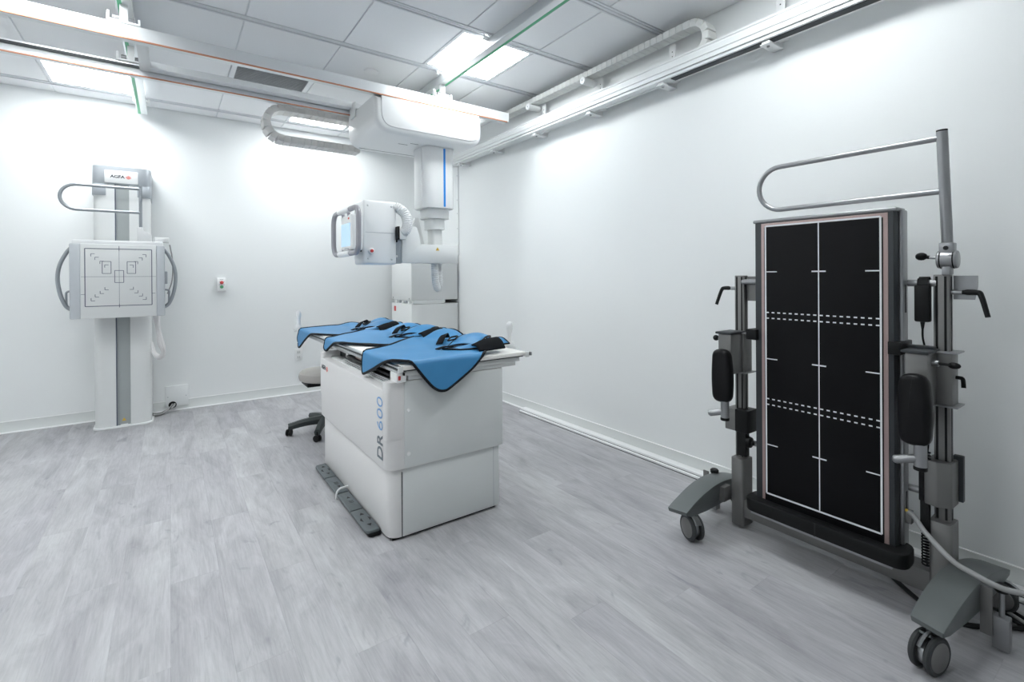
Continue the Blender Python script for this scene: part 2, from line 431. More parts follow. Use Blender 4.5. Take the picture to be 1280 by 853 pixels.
# ------------------------------------------------------------ x-ray tube crane
cr = thing('xray_tube_crane', 'white ceiling-mounted x-ray tube with trolley housing, telescopic column and touchscreen head', 'x-ray machine', (1.85, 3.76, 1.39))
prof = rpoly([(1.235, 2.648), (1.235, 2.385), (2.165, 2.385), (2.165, 2.648)], [0, .19, .15, 0], 10)
bm = prism(B(), prof, 'y', 3.462, 4.13, .045, 4)
hs = obj('trolley_housing', bm, M_WHITE, cr)
prof = rpoly([(1.285, 2.648), (1.285, 2.425), (2.13, 2.425), (2.13, 2.648)], [0, .16, .12, 0], 10)
obj('front_panel', prism(B(), prof, 'y', 3.455, 3.47, .004, 2), M_WHITE, hs)
obj('vent_slot', box(B(), 1.52, 1.60, 3.72, 3.725, 2.3835, 2.386), M_DARK, hs)
obj('vent_slot', box(B(), 1.60, 1.67, 3.66, 3.665, 2.3835, 2.386), M_DARK, hs)
obj('underside_seam', box(B(), 1.3, 2.05, 4.03, 4.034, 2.3835, 2.386), M_DARK, hs)
obj('side_plate', box(B(), 1.222, 1.238, 3.9, 4.02, 2.60, 2.72, .004), M_OFF, hs)
# trolley top running on the beams
obj('trolley_carriage', box(B(), 1.28, 2.12, 3.53, 4.04, 2.64, 2.70, .01), M_OFF, cr)
# column
cx, cy = 1.862, 3.765
def rr(x0, x1, y0, y1, r): return rpoly([(x0, y0), (x1, y0), (x1, y1), (x0, y1)], r, 8)
co = obj('column_sleeve', prism(B(), rr(cx-.145, cx+.135, cy-.15, cy+.14, .09), 'z', 1.875, 2.39, .003), M_WHITE, cr)
obj('collar', prism(B(), rr(cx-.15, cx+.14, cy-.155, cy+.145, .09), 'z', 2.376, 2.3845, .001), M_OFF, co)
obj('side_cover', box(B(), cx-.158, cx-.13, cy-.07, cy+.07, 1.87, 2.38, .01), M_WHITE, co)
obj('blue_stripe', box(B(), cx+.012, cx+.030, cy-.1525, cy-.148, 1.885, 2.372), M_BLUESTRIPE, co)
bm = prism(B(), rr(cx-.105, cx+.105, cy-.115, cy+.11, .07), 'z', 1.79, 1.876, .003); obj('telescope_segment', bm, M_OFF, co)
bm = prism(B(), rr(cx-.075, cx+.07, cy-.085, cy+.08, .05), 'z', 1.70, 1.79, .003); obj('telescope_segment', bm, M_OFF, co)
bm = prism(B(), rr(cx-.05, cx+.05, cy-.06, cy+.055, .03), 'z', 1.50, 1.70, .003); obj('telescope_segment', bm, M_OFF, co)
# arm
pl = [(1.497, 1.41), (2.0, 1.41), (2.0, 1.563), (1.655, 1.563), (1.63, 1.70), (1.497, 1.70)]
ar = obj('arm', prism(B(), rpoly(pl, [.02, .004, .004, .004, .02, .03], 4), 'y', 3.60, 3.64, .004), M_OFF, cr)
obj('arm_body', box(B(), 1.56, 1.99, 3.64, 3.92, 1.415, 1.54, .01), M_OFF, ar)
obj('gusset', prism(B(), [(1.60, 1.54), (1.79, 1.54), (1.73, 1.80), (1.70, 1.80)], 'y', 3.80, 3.83), M_OFF, ar)
obj('warning_label', prism(B(), [(1.79, 1.515), (1.822, 1.515), (1.806, 1.543)], 'y', 3.5985, 3.601), M_YELLOW, ar)
obj('pivot', cyl(B(), (1.44, 3.74, 1.55), (1.56, 3.74, 1.55), .10, n=28, bev=.006), M_HEADER, ar)
obj('pivot_plate', box(B(), 1.438, 1.50, 3.615, 3.86, 1.405, 1.64, .006), M_HEADER, ar)
# cable hose hanging below the arm
def corr(n=40, r=.03, d=.0022): return lambda t: r+d*math.sin(2*PI*n*t)
obj('cable_hose', tube(B(), smooth([(1.825, 3.69, 1.44), (1.825, 3.688, 1.34), (1.832, 3.685, 1.24), (1.858, 3.695, 1.20), (1.878, 3.72, 1.26), (1.882, 3.735, 1.43)], 22), corr(32, .031), 14), M_HOSE, ar)
# tube head
hd = obj('tube_head', box(B(), 1.182, 1.445, 3.585, 3.80, 1.395, 1.885, .018, 3), M_WHITE, cr)
obj('head_back', box(B(), 1.20, 1.43, 3.79, 3.88, 1.42, 1.85, .03, 3), M_OFF, hd)
obj('seam', box(B(), 1.20, 1.43, 3.5835, 3.586, 1.6375, 1.640), M_HEADER, hd)
for sx_, sz_ in ((1.22, 1.842), (1.405, 1.845), (1.405, 1.435), (1.222, 1.44)):
    obj('screw', lathe(B(), [(.008, 0), (.008, .003), (.005, .005)], (sx_, 3.585, sz_), (0, -1, 0), 12), M_ALU, hd)
obj('button_ring', lathe(B(), [(.024, 0), (.024, .006), (.018, .012)], (1.242, 3.585, 1.497), (0, -1, 0)), M_WHITE, hd)
obj('stop_button', lathe(B(), [(.010, 0), (.012, .010), (.012, .018), (.008, .021)], (1.242, 3.577, 1.497), (0, -1, 0)), M_RED, hd)
obj('hose_socket', box(B(), 1.445, 1.505, 3.535, 3.598, 1.592, 1.655, .005), M_WHITE, hd)
obj('socket_gasket', box(B(), 1.438, 1.449, 3.53, 3.61, 1.588, 1.69), M_BLACK, hd)
obj('supply_hose', tube(B(), smooth([(1.42, 3.63, 1.84), (1.465, 3.60, 1.84), (1.512, 3.57, 1.79), (1.522, 3.555, 1.72), (1.508, 3.555, 1.665), (1.478, 3.565, 1.64)], 22), corr(26, .039, .0025), 16), M_HOSE, hd)
for z_ in (1.58, 1.46): obj('knob', lathe(B(), [(.009, 0), (.009, .012), (.006, .015)], (1.447, 3.61, z_), (1, 0, 0), 12), M_BLACK if z_ > 1.5 else M_WHITE, hd)
# display with wrap-around grip on the left of the head
HX = 1.09
dp = obj('display', box(B(), HX-.01, HX+.075, 3.535, 3.80, 1.50, 1.765, .012, 3), M_WHITE, hd)
obj('screen', box(B(), HX-.0125, HX-.009, 3.56, 3.78, 1.53, 1.70), M_SCREEN, dp)
obj('display_mark', box(B(), HX-.0125, HX-.009, 3.585, 3.61, 1.728, 1.742), M_LOGO, dp)
obj('display_mark', box(B(), HX-.0125, HX-.009, 3.60, 3.70, 1.511, 1.517), M_HEADER, dp)
obj('display_mount', box(B(), HX+.06, 1.19, 3.60, 3.74, 1.56, 1.72, .01), M_WHITE, dp)
obj('under_bar', box(B(), HX, HX+.07, 3.55, 3.78, 1.488, 1.50), M_DARK, dp)
pts = [(HX-.01, 3.37, 1.63), (HX-.01, 3.37, 1.80), (HX-.01, 4.0, 1.80), (HX-.01, 4.0, 1.475), (HX-.01, 3.37, 1.475), (HX-.01, 3.37, 1.63)]
g = obj('grip', tube(B(), fillet(pts, .10, 7)[:-1], .019, 14, closed=True), M_GRIP, hd)
obj('grip_band', cyl(B(), (HX-.01, 3.56, 1.80), (HX-.01, 3.83, 1.80), .0225, n=16), M_WHITE, g)
obj('grip_band', cyl(B(), (HX-.01, 3.56, 1.475), (HX-.01, 3.83, 1.475), .0225, n=16), M_WHITE, g)
for y_ in (3.62, 3.76): obj('grip_post', cyl(B(), (HX, y_, 1.755), (HX-.01, y_, 1.80), .012, n=12), M_GRIP, g)
for y_ in (3.62, 3.76): obj('grip_post', cyl(B(), (HX, y_, 1.505), (HX-.01, y_, 1.475), .012, n=12), M_GRIP, g)

# ------------------------------------------------------------ cable chains: every link a part
def chain(name, label, path, wid, th, pitch, m, axis_w, group):
    """path: polyline; links are boxes; axis_w the direction of the link's width"""
    P = [Vector(p) for p in path]
    L = [0]
    for a, b in zip(P, P[1:]): L.append(L[-1]+(b-a).length)
    n = int(L[-1]/pitch)
    r = thing(name, label, 'cable chain', (sum(p.x for p in P)/len(P), sum(p.y for p in P)/len(P), min(p.z for p in P)), group)
    t = B(); h = pitch/2
    box(t, -h*1.02, h*.96, -wid/2, wid/2, -th/2, th/2, .004, 1)
    me = bpy.data.meshes.new('link'); t.to_mesh(me); t.free(); me.materials.append(m)
    W = Vector(axis_w)
    def at(s):
        s = max(0, min(L[-1], s))
        for i in range(len(P)-1):
            if s <= L[i+1] or i == len(P)-2: return P[i].lerp(P[i+1], (s-L[i])/max(1e-9, L[i+1]-L[i]))
    for k in range(n):
        a, b = at(k*pitch), at((k+1)*pitch); T = (b-a).normalized()
        Z = T.cross(W).normalized(); R3 = Matrix((T, W, Z)).transposed()
        inst('link', me, r, (a+b)/2, R3.to_euler())
    return r
# left loop beside the trolley (in an X-Z plane)
zt, zb, xc = 2.645, 2.40, .74; rad = (zt-zb)/2
path = [(1.40, 4.20, zt)]+[(xc+.0-rad*math.sin(PI*k/12), 4.20, (zt+zb)/2+rad*math.cos(PI*k/12)) for k in range(13)]+[(1.35, 4.20, zb)]
chain('cable_chain', 'grey plastic cable chain looping out to the left of the white trolley', path, .13, .055, .05, M_CHAING, (0, 1, 0), 'cable drag chains')
# right chain along the wall (in a Y-Z plane)
zt, zb, yc = 2.872, 2.655, 1.80; rad = (zt-zb)/2
path = [(2.70, 3.95, zt)]+[(2.70, yc-rad*math.sin(PI*k/12), (zt+zb)/2+rad*math.cos(PI*k/12)) for k in range(13)]+[(2.70, 2.75, zb)]
chain('cable_chain', 'white plastic cable chain running along the top of the right wall and curling back', path, .095, .046, .05, M_CHAIN, (1, 0, 0), 'cable drag chains')

# ------------------------------------------------------------ wall rail on the right wall
wrl = thing('wall_cable_rail', 'long white aluminium rail on brackets along the top of the right wall', 'rail', (2.69, 2.2, 2.56))
y0, y1 = .1, 4.95
bm = B(); prism(bm, [(2.645, 2.605), (2.645, 2.622), (2.652, 2.626), (2.652, 2.634), (2.645, 2.638), (2.645, 2.672), (2.650, 2.676), (2.650, 2.682), (2.645, 2.686), (2.645, 2.697),
                     (2.65, 2.697), (2.65, 2.69), (2.6525, 2.686), (2.6525, 2.615), (2.69, 2.60)], 'y', y0, y1)
obj('profile', bm, M_ALUW, wrl)
obj('lower_channel', prism(B(), [(2.69, 2.60), (2.655, 2.602), (2.655, 2.585), (2.665, 2.583), (2.715, 2.583), (2.72, 2.60)], 'y', y0, y1), M_ALUW, wrl)
obj('channel_groove', box(B(), 2.668, 2.715, y0, 1.95, 2.578, 2.584), M_DARK, wrl)
obj('lower_lip', box(B(), 2.715, 2.73, y0, y1, 2.578, 2.60), M_ALUW, wrl)
for yk in (.65, 1.34, 2.035, 2.715, 3.40, 4.10, 4.78):
    bm = box(B(), 2.665, XW-.001, yk-.03, yk+.03, 2.562, 2.568, .002); box(bm, XW-.008, XW-.001, yk-.03, yk+.03, 2.562, 2.62, .002)
    box(bm, 2.668, 2.722, yk-.022, yk+.022, 2.566, 2.584, .003)
    b = obj('bracket', bm, M_WHITE, wrl)
    obj('bolt', lathe(B(), [(.008, 0), (.008, .006), (.005, .008)], (2.70, yk, 2.562), (0, 0, -1), 10), M_STEEL, b)
for yk, top in ((1.30, 2.90), (2.0, 2.845), (2.66, 2.845), (3.36, 2.845)):
    bm = box(B(), 2.754, 2.762, yk-.024, yk+.024, 2.60, top, .001); box(bm, 2.754, XW-.001, yk-.024, yk+.024, 2.60, 2.607)
    p = obj('support_post', bm, M_WHITE, wrl)
    for zz in (.05, .08, .11): obj('hole', cyl(B(), (2.7535, yk, top-zz), (2.755, yk, top-zz), .004, n=8), M_DARK, p)
for yk in (2.72, 3.42):
    bm = cyl(B(), (2.615, yk, 2.815), (2.745, yk, 2.815), .028, n=24, bev=.004)
    p = obj('roller', bm, M_WHITE, wrl); obj('axle_cap', cyl(B(), (2.612, yk, 2.815), (2.616, yk, 2.815), .006, n=10), M_HEADER, p)

# vertical cable duct with cover near the room corner
d = thing('cable_duct', 'flat white vertical cable duct on the right wall above the tall cabinet', 'cable duct', (2.79, 5.2, 1.55))
obj('cover', box(B(), 2.797, XW-.0005, 5.03, 5.40, 1.552, H-.005, .002), M_WALL, d)
for zz in (1.66, 1.87, 2.05, 2.21, 2.5): obj('screw', lathe(B(), [(.006, 0), (.006, .002)], (2.797, 5.05, zz), (-1, 0, 0), 8), M_HEADER, d)

# ------------------------------------------------------------ generator cabinet
g = thing('generator_cabinet', 'tall white generator cabinet standing in the corner behind the x-ray table', 'cabinet', (2.5, 5.34, 0))
X0, X1, Ya, Yb = 2.205, 2.797, 5.045, 5.64
obj('lower_body', box(B(), X0, X1, Ya, Yb, .03, .985, .006), M_OFF, g)
obj('plinth', box(B(), X0+.02, X1-.01, Ya+.02, Yb-.02, 0, .032), M_DARK, g)
ub = obj('upper_body', box(B(), X0, X1-.005, Ya, Yb, 1.03, 1.535, .006), M_OFF, g)
obj('connector_shelf', box(B(), X0+.02, X1-.20, Ya+.02, Yb-.03, .985, 1.03), M_END, g)
obj('front_lip', prism(B(), [(X0+.02, 1.03), (X0+.02, .992), (X0+.30, .985), (X0+.42, .992), (X0+.42, 1.03)], 'y', Ya-.002, Ya+.02), M_OFF, g)
for k in range(5): obj('plug', cyl(B(), (X0-.004, Ya+.08+.09*k, 1.008), (X0+.03, Ya+.08+.09*k, 1.008), .015, n=10), M_HEADER if k % 2 else M_WHITE, g)
for y_ in (Ya+.06, Yb-.06): obj('screw', lathe(B(), [(.008, 0), (.008, .004)], (X0, y_, 1.05), (-1, 0, 0), 10), M_STEEL, ub)
obj('red_label', box(B(), X0-.0015, X0+.001, Yb-.14, Yb-.08, .89, .95), M_RED, g)

# ------------------------------------------------------------ wall stand (bucky)
ws = thing('bucky_stand', 'white wall stand column with square x-ray detector and grey grab handles', 'x-ray stand', (-.34, 5.58, 0))
obj('base_plate', prism(B(), rr(-.548, -.127, 5.388, 5.77, .07), 'z', 0, .014, .003), M_WHITE, ws)
lft = rpoly([(-.535, 5.41), (-.388, 5.41), (-.388, 5.765), (-.535, 5.765)], [.075, .002, 0, 0], 8)
rgt = rpoly([(-.29, 5.41), (-.142, 5.41), (-.142, 5.765), (-.29, 5.765)], [.002, .075, 0, 0], 8)
bm = prism(B(), lft, 'z', .014, 2.27); prism(bm, rgt, 'z', .014, 2.27)
obj('column', bm, M_OFF, ws)
obj('slot_strip', box(B(), -.384, -.291, 5.424, 5.7, .016, 2.24), M_SLOT, ws)
obj('slot_seal', box(B(), -.3885, -.381, 5.411, 5.5, .016, 2.13), M_MARK, ws)
def hdr(z0, z1, xa, xb, bm):
    prism(bm, rpoly([(xa, 5.404), (xb, 5.404), (xb, 5.768), (xa, 5.768)], [.078 if xa < -.5 else .001, .078 if xb > -.2 else .001, 0, 0], 8), 'z', z0, z1, .002)
bm = B(); hdr(2.12, 2.278, -.541, -.136, bm); hdr(2.02, 2.12, -.541, -.447, bm); hdr(2.02, 2.12, -.232, -.136, bm)
hh = obj('header_cap', bm, M_HEADER, ws)
np_ = obj('name_plate', box(B(), -.455, -.226, 5.398, 5.41, 2.132, 2.24, .003), M_WHITE, hh)
text('brand_lettering', 'AGFA', .034, M_TXTK, np_, (-.367, 5.3972, 2.187), (1, 0, 0), (0, 0, 1), bold=.0012, sx=1.12)
def rhomb(parent, c, u, v, sz):
    bm = B(); U, V = Vector(u), Vector(v); N = U.cross(V)
    def q(pts):
        t = B(); a = [t.verts.new(Vector(c)+U*p*sz+V*r_*sz+N*.0004) for p, r_ in pts]; b2 = [t.verts.new(Vector(c)+U*p*sz+V*r_*sz-N*.0006) for p, r_ in pts]
        t.faces.new(a); t.faces.new(b2[::-1])
        for i in range(len(pts)): t.faces.new((a[i], b2[i], b2[(i+1) % len(pts)], a[(i+1) % len(pts)]))
        bmesh.ops.recalc_face_normals(t, faces=t.faces); _merge(bm, t)
    q([(-1, .12), (0, .75), (1, .12), (.55, .12), (0, .42), (-.55, .12)]); q([(-1, -.12), (-.55, -.12), (0, -.42), (.55, -.12), (1, -.12), (0, -.75)])
    q([(-.45, 0), (0, .22), (.45, 0), (0, -.22)])
    return obj('brand_mark', bm, M_LOGO, parent)
rhomb(np_, (-.292, 5.3972, 2.186), (1, 0, 0), (0, 0, 1), .021)
obj('warning_label', prism(B(), [(-.352, .05), (-.322, .05), (-.337, .078)], 'y', 5.4232, 5.425), M_YELLOW, ws)
obj('foot_bracket', box(B(), -.36, -.31, 5.40, 5.43, .014, .022), M_WHITE, ws)
# detector
de = obj('detector_housing', box(B(), -.655, -.037, 5.165, 5.30, .975, 1.583, .008), M_HEADER, ws)
fp = obj('detector_face', box(B(), -.588, -.096, 5.150, 5.17, .975, 1.585, .006), M_OFF, de)
obj('side_strip', box(B(), -.652, -.588, 5.155, 5.17, .978, 1.58, .004), M_GLASS_GREY, de)
obj('side_strip', box(B(), -.096, -.040, 5.155, 5.17, .978, 1.58, .004), M_GLASS_GREY, de)
obj('top_tray', box(B(), -.642, -.048, 5.20, 5.33, 1.583, 1.618, .006), M_WHITE, de)
bm = B(); yk = 5.1493
def ln(x0, z0, x1, z1, w_=.0022):
    if abs(x0-x1) < 1e-6: box(bm, x0-w_, x0+w_, yk, yk+.0015, min(z0, z1), max(z0, z1))
    else: box(bm, min(x0, x1), max(x0, x1), yk, yk+.0015, z0-w_, z0+w_)
def rect(x0, z0, x1, z1, w_=.0022): ln(x0, z0, x1, z0, w_); ln(x0, z1, x1, z1, w_); ln(x0, z0, x0, z1, w_); ln(x1, z0, x1, z1, w_)
cx_ = -.344
rect(-.559, 1.075, -.127, 1.545, .003)
ln(-.585, 1.316, -.10, 1.316, .0011); ln(cx_, 1.066, cx_, 1.57, .0011); ln(cx_, 1.53, cx_, 1.57); ln(cx_, 1.06, cx_, 1.09)
rect(-.452, 1.342, -.396, 1.441); rect(-.292, 1.342, -.236, 1.441); rect(-.373, 1.267, -.315, 1.367)
for sx_ in (-1, 1):
    for dx, z_ in ((.178, 1.503), (.153, 1.475), (.122, 1.443), (.092, 1.413)):
        xx = cx_+sx_*dx; ln(xx, z_, xx-sx_*.024, z_, .002); ln(xx, z_, xx, z_-.022, .002)
    for dx, z_ in ((.092, 1.208), (.122, 1.178), (.153, 1.15), (.178, 1.12)):
        xx = cx_+sx_*dx; ln(xx, z_, xx-sx_*.024, z_, .002); ln(xx, z_, xx, z_+.022, .002)
    ln(cx_+sx_*.215, 1.173, cx_+sx_*.240, 1.173, .0015)
obj('printed_marks', bm, M_MARK, fp)
obj('carriage', box(B(), -.45, -.23, 5.29, 5.425, 1.08, 1.52, .01), M_OFF, de)
for s in (-1, 1):
    xe = -.655 if s < 0 else -.037
    y_ = 5.24
    pts = smooth([(xe-s*.005, y_, 1.555), (xe+s*.03, y_, 1.50), (xe+s*.068, y_, 1.40), (xe+s*.078, y_, 1.29), (xe+s*.062, y_, 1.17), (xe+s*.03, y_, 1.08), (xe-s*.005, y_, 1.045)], 8)
    hn = obj('side_handle', tube(B(), pts, .014, 12), M_GHANDLE, de)
    obj('release_lever', tube(B(), fillet([(xe, y_+.01, 1.20), (xe+s*.03, y_+.01, 1.195), (xe+s*.028, y_+.01, 1.08), (xe, y_+.01, 1.06)], .02, 4), .008, 8), M_GHANDLE, hn)
gb = obj('grab_bar', tube(B(), [(-.203, 5.24, 1.70), (-.203, 5.24, 2.10)], .0125, 14), M_GHANDLE, ws)
obj('loop', tube(B(), [Vector((-.203, 5.24, 2.07)), Vector((-.4, 5.24, 2.07))]+[Vector((-.612-.105*math.sin(PI*k/16), 5.24, 1.968+.102*math.cos(PI*k/16))) for k in range(17)]+[Vector((-.4, 5.24, 1.866)), Vector((-.203, 5.24, 1.866))], .0125, 14), M_GHANDLE, gb)
obj('bar_socket', prism(B(), [(-.225, 1.618), (-.13, 1.618), (-.13, 1.675), (-.155, 1.70), (-.185, 1.705), (-.19, 1.74), (-.225, 1.74)], 'y', 5.21, 5.28, .004), M_WHITE, ws)
obj('tray_end', box(B(), -.11, -.005, 5.24, 5.36, 1.618, 1.66, .006), M_WHITE, de)
obj('cord', tube(B(), smooth([(.0, 5.30, 1.60), (.02, 5.32, 1.45), (.015, 5.33, 1.28), (-.02, 5.31, 1.16)], 8), .005, 8), M_CABLE, de)
obj('socket_box', box(B(), -.04, -.018, 5.21, 5.29, 1.25, 1.36, .004), M_HEADER, de)
obj('cable_sleeve', tube(B(), smooth([(-.10, 5.33, 1.02), (-.095, 5.34, .90), (-.075, 5.35, .74), (-.052, 5.37, .63), (-.085, 5.42, .585), (-.13, 5.47, .63), (-.16, 5.52, .72)], 8), lambda t: .022+.004*math.sin(22*t), 10), M_FAB, ws)
# junction cover plate and cables
cp = thing('junction_cover_plate', 'flat white cover plate low on the back wall beside the wall stand', 'cover plate', (.05, 5.765, .03))
pl_o = obj('plate', box(B(), -.045, .142, 5.755, YW-.0005, .045, .245, .002), M_WALL, cp)
obj('cable_hole', cyl(B(), (.012, 5.7535, .062), (.012, 5.756, .062), .033, n=20), M_BLACK, cp)
for sx_ in (-.025, .122): obj('screw', lathe(B(), [(.004, 0), (.004, .002)], (sx_, 5.755, .14), (0, -1, 0), 8), M_HEADER, cp)
for k, m_ in enumerate((M_CABLE, M_DARK, M_CABLE)):
    o = obj('power_cable', tube(B(), smooth([(.015+.008*k, 5.762, .068), (-.005+.008*k, 5.71, .05), (-.06, 5.65+.018*k, .018), (-.10, 5.62+.02*k, .016), (-.14, 5.60+.022*k, .025)], 8), .0095, 10), m_)
    tag(o, ('grey cable from the wall cover plate, nearest the room, behind the wall stand', 'dark cable between two grey ones from the wall cover plate', 'grey cable from the wall cover plate, nearest the back wall')[k], 'cable', 'cables at the wall stand')

# wall stop control
e = thing('stop_switch', 'small white wall control box with a red and a green button', 'switch', (.43, 5.75, 1.155))
bx = obj('body', prism(B(), [(YW-.0005, 1.155), (YW-.0005, 1.30), (5.735, 1.295), (5.728, 1.285), (5.728, 1.17), (5.74, 1.155)], 'x', .392, .468, .004), M_WHITE, e)
obj('red_button', lathe(B(), [(.012, 0), (.017, .01), (.017, .022), (.008, .027)], (.43, 5.729, 1.252), (0, -1, 0)), M_RED, e)
obj('green_button', lathe(B(), [(.016, 0), (.016, .004), (.013, .006)], (.43, 5.729, 1.208), (0, -1, 0)), M_GREEN, e)
bm = box(B(), .405, .455, 5.7265, 5.729, 1.228, 1.231); box(bm, .405, .413, 5.7265, 5.729, 1.26, 1.264); box(bm, .447, .455, 5.7265, 5.729, 1.26, 1.264); box(bm, .415, .445, 5.7265, 5.729, 1.281, 1.284)
obj('button_print', bm, M_MARK, e)
# outlet
e = thing('wall_outlet', 'white wall outlet plate on the back wall beyond the stool', 'outlet', (1.165, 5.765, .373))
obj('plate', box(B(), 1.128, 1.204, 5.764, YW-.0005, .372, .50, .003), M_WHITE, e)
for zz in (.408, .464):
    s_ = obj('socket', box(B(), 1.146, 1.186, 5.7615, 5.766, zz-.02, zz+.02, .003), M_OFF, e)
    for q in (-.008, .008): obj('slot', box(B(), 1.166+q-.0015, 1.166+q+.0015, 5.7605, 5.7618, zz-.006, zz+.008), M_DARK, s_)
# floor raceway along the right wall
rw = thing('floor_raceway', 'low white cable raceway on the floor along the right wall', 'raceway', (2.75, 2.0, 0))
y0, y1 = .0, 3.71
obj('cover', prism(B(), [(2.715, 0), (2.715, .014), (2.722, .016), (2.736, .016), (2.7365, .03), (2.742, .034), (2.793, .034), (2.793, 0)], 'y', y0, y1), M_WHITE, rw)
obj('groove', box(B(), 2.7345, 2.7365, y0, y1, .0155, .019), M_DARK, rw)
obj('foot_gap', box(B(), 2.712, 2.7155, y0, y1, .0002, .004), M_DARK, rw)

# ------------------------------------------------------------ x-ray table
tb = thing('xray_table', 'white pedestal x-ray table with floating tabletop draped in blue aprons', 'x-ray table', (1.18, 2.9, 0))
obj('plinth', box(B(), .88, 1.485, 2.268, 3.465, 0, .014), M_BLACK, tb)
lo = obj('lower_body', prism(B(), rpoly([(.862, 2.252), (1.503, 2.252), (1.503, 3.485), (.862, 3.485)], [.07, .012, .012, .05], 8), 'z', .013, .36, .003), M_SHELL, tb)
obj('lower_end_panel', box(B(), .930, 1.500, 2.2465, 2.26, .02, .352, .003), M_END, lo)
obj('panel_seam', box(B(), .9245, .9285, 2.2505, 2.26, .014, .335), M_DARK, lo)
obj('panel_line', box(B(), 1.462, 1.4635, 2.2455, 2.25, .02, .352), M_HEADER, lo)
bm = prism(B(), rpoly([(.845, 2.236), (1.52, 2.236), (1.52, 3.505), (.845, 3.505)], [.075, .012, .012, .05], 8), 'z', .352, .745, .006)
prism(bm, rpoly([(.8444, 2.2354), (1.5206, 2.2354), (1.5206, 2.30), (.8444, 2.30)], [.075, .012, .004, .02], 8), 'z', .50, .786, .004)
prism(bm, rpoly([(.8444, 3.44), (1.5206, 3.44), (1.5206, 3.5056), (.8444, 3.5056)], [.02, .004, .012, .05], 8), 'z', .50, .786, .004)
ubd = obj('upper_body', bm, M_SHELL, tb)
obj('upper_end_panel', box(B(), .934, 1.518, 2.2325, 2.245, .357, .784, .003), M_END, ubd)
for zz in (.425, .64): obj('screw', lathe(B(), [(.010, 0), (.010, .003), (.006, .006)], (.955, 2.2325, zz), (0, -1, 0), 14), M_WHITE, ubd)
# lettering
text('model_lettering', 'DR', .10, M_TXTG, ubd, (.8438, 2.328, .397), (0, 0, 1), (0, 1, 0), align='LEFT', fit=(.122, .074), bold=.001)
text('model_number', '600', .10, M_TXTB, ubd, (.8438, 2.328, .541), (0, 0, 1), (0, 1, 0), align='LEFT', fit=(.162, .074), bold=-.0015)
text('brand_lettering', 'AGFA', .040, M_TXTK, ubd, (.8438, 3.395, .69), (0, -1, 0), (0, 0, 1), bold=.001, sx=1.0)
rhomb(ubd, (.8438, 3.31, .688), (0, -1, 0), (0, 0, 1), .024)
# inside: mechanism under the floating top
obj('mechanism_box', box(B(), .965, 1.49, 2.32, 3.43, .745, .80), M_DARK, tb)
obj('scoop', prism(B(), [(.85, .742), (.95, .70), (.965, .70), (.965, .752), (.955, .752), (.955, .712), (.86, .748)], 'x', 0, .001) if False else box(B(), .90, .965, 2.33, 3.42, .744, .752, .002), M_OFF, tb)
tr = obj('detector_tray', box(B(), .915, .96, 2.36, 3.12, .785, .80, .002), M_BLACK, tb)
obj('tray_front', box(B(), .908, .93, 2.36, 3.10, .757, .775, .003), M_ALU, tb)
for zz in (.763, .768): obj('tray_groove', box(B(), .9065, .9085, 2.36, 3.10, zz-.001, zz+.001), M_DARK, tb)
obj('tray_marker', box(B(), .93, .97, 2.75, 2.98, .80, .812), M_PINK, tb)
bm = box(B(), .955, 1.61, 2.232, 4.33, .788, .815, .003); box(bm, .935, 1.632, 2.222, 4.35, .812, .838, .003)
tf = obj('top_frame', bm, M_OFF, tb)
for y_ in (3.16, 3.62): obj('frame_post', box(B(), .93, .96, y_-.02, y_+.02, .775, .838, .003), M_OFF, tf)
tp = obj('tabletop', box(B(), .915, 1.662, 2.204, 4.385, .843, .866, .006), M_TOP, tb)
obj('edge_gap', box(B(), .93, 1.65, 2.215, 4.37, .837, .844), M_DARK, tp)
for xa, xb in ((.893, .916), (1.661, 1.684)):
    bm = B(); a, b = xa, xb
    prism(bm, [(a, .836), (b, .836), (b, .862), (a, .862), (a, .856), (a+.005, .854), (a+.005, .845), (a, .843)], 'y', 2.21, 4.38)
    rl = obj('accessory_rail', bm, M_ALU, tb)
    for y_ in (2.203, 4.379): obj('rail_end', box(B(), xa-.001, xb+.002, y_, y_+.008, .834, .864, .001), M_OFF, rl)
for zz in (.8495, ): obj('rail_groove', box(B(), .8945, .8985, 2.212, 4.378, zz-.003, zz+.003), M_DARK, tb)
obj('frame_rail', box(B(), .924, .936, 2.23, 4.33, .812, .826, .002), M_ALU, tb)
obj('frame_rail', box(B(), .948, .956, 2.30, 3.44, .80, .806, .001), M_ALU, tb)
for zz in (.756, .766, .776): obj('tray_slat', box(B(), .899, .909, 2.36, 3.12, zz-.0025, zz+.0025, .001), M_ALU, tb)
obj('rail_clamp', box(B(), 1.672, 1.70, 2.215, 2.235, .842, .86, .002), M_BLACK, tb)
obj('rail_pin', box(B(), 1.70, 1.712, 2.212, 2.232, .838, .858, .002), M_STEEL, tb)
cb_ = obj('end_block', box(B(), .888, .94, 2.216, 2.30, .784, .832, .004), M_WHITE, tb)
obj('red_button', box(B(), .896, .909, 2.212, 2.218, .797, .818, .003), M_RED, cb_)
obj('latch', box(B(), .918, .924, 2.198, 2.212, .82, .832), M_BLACK, cb_)
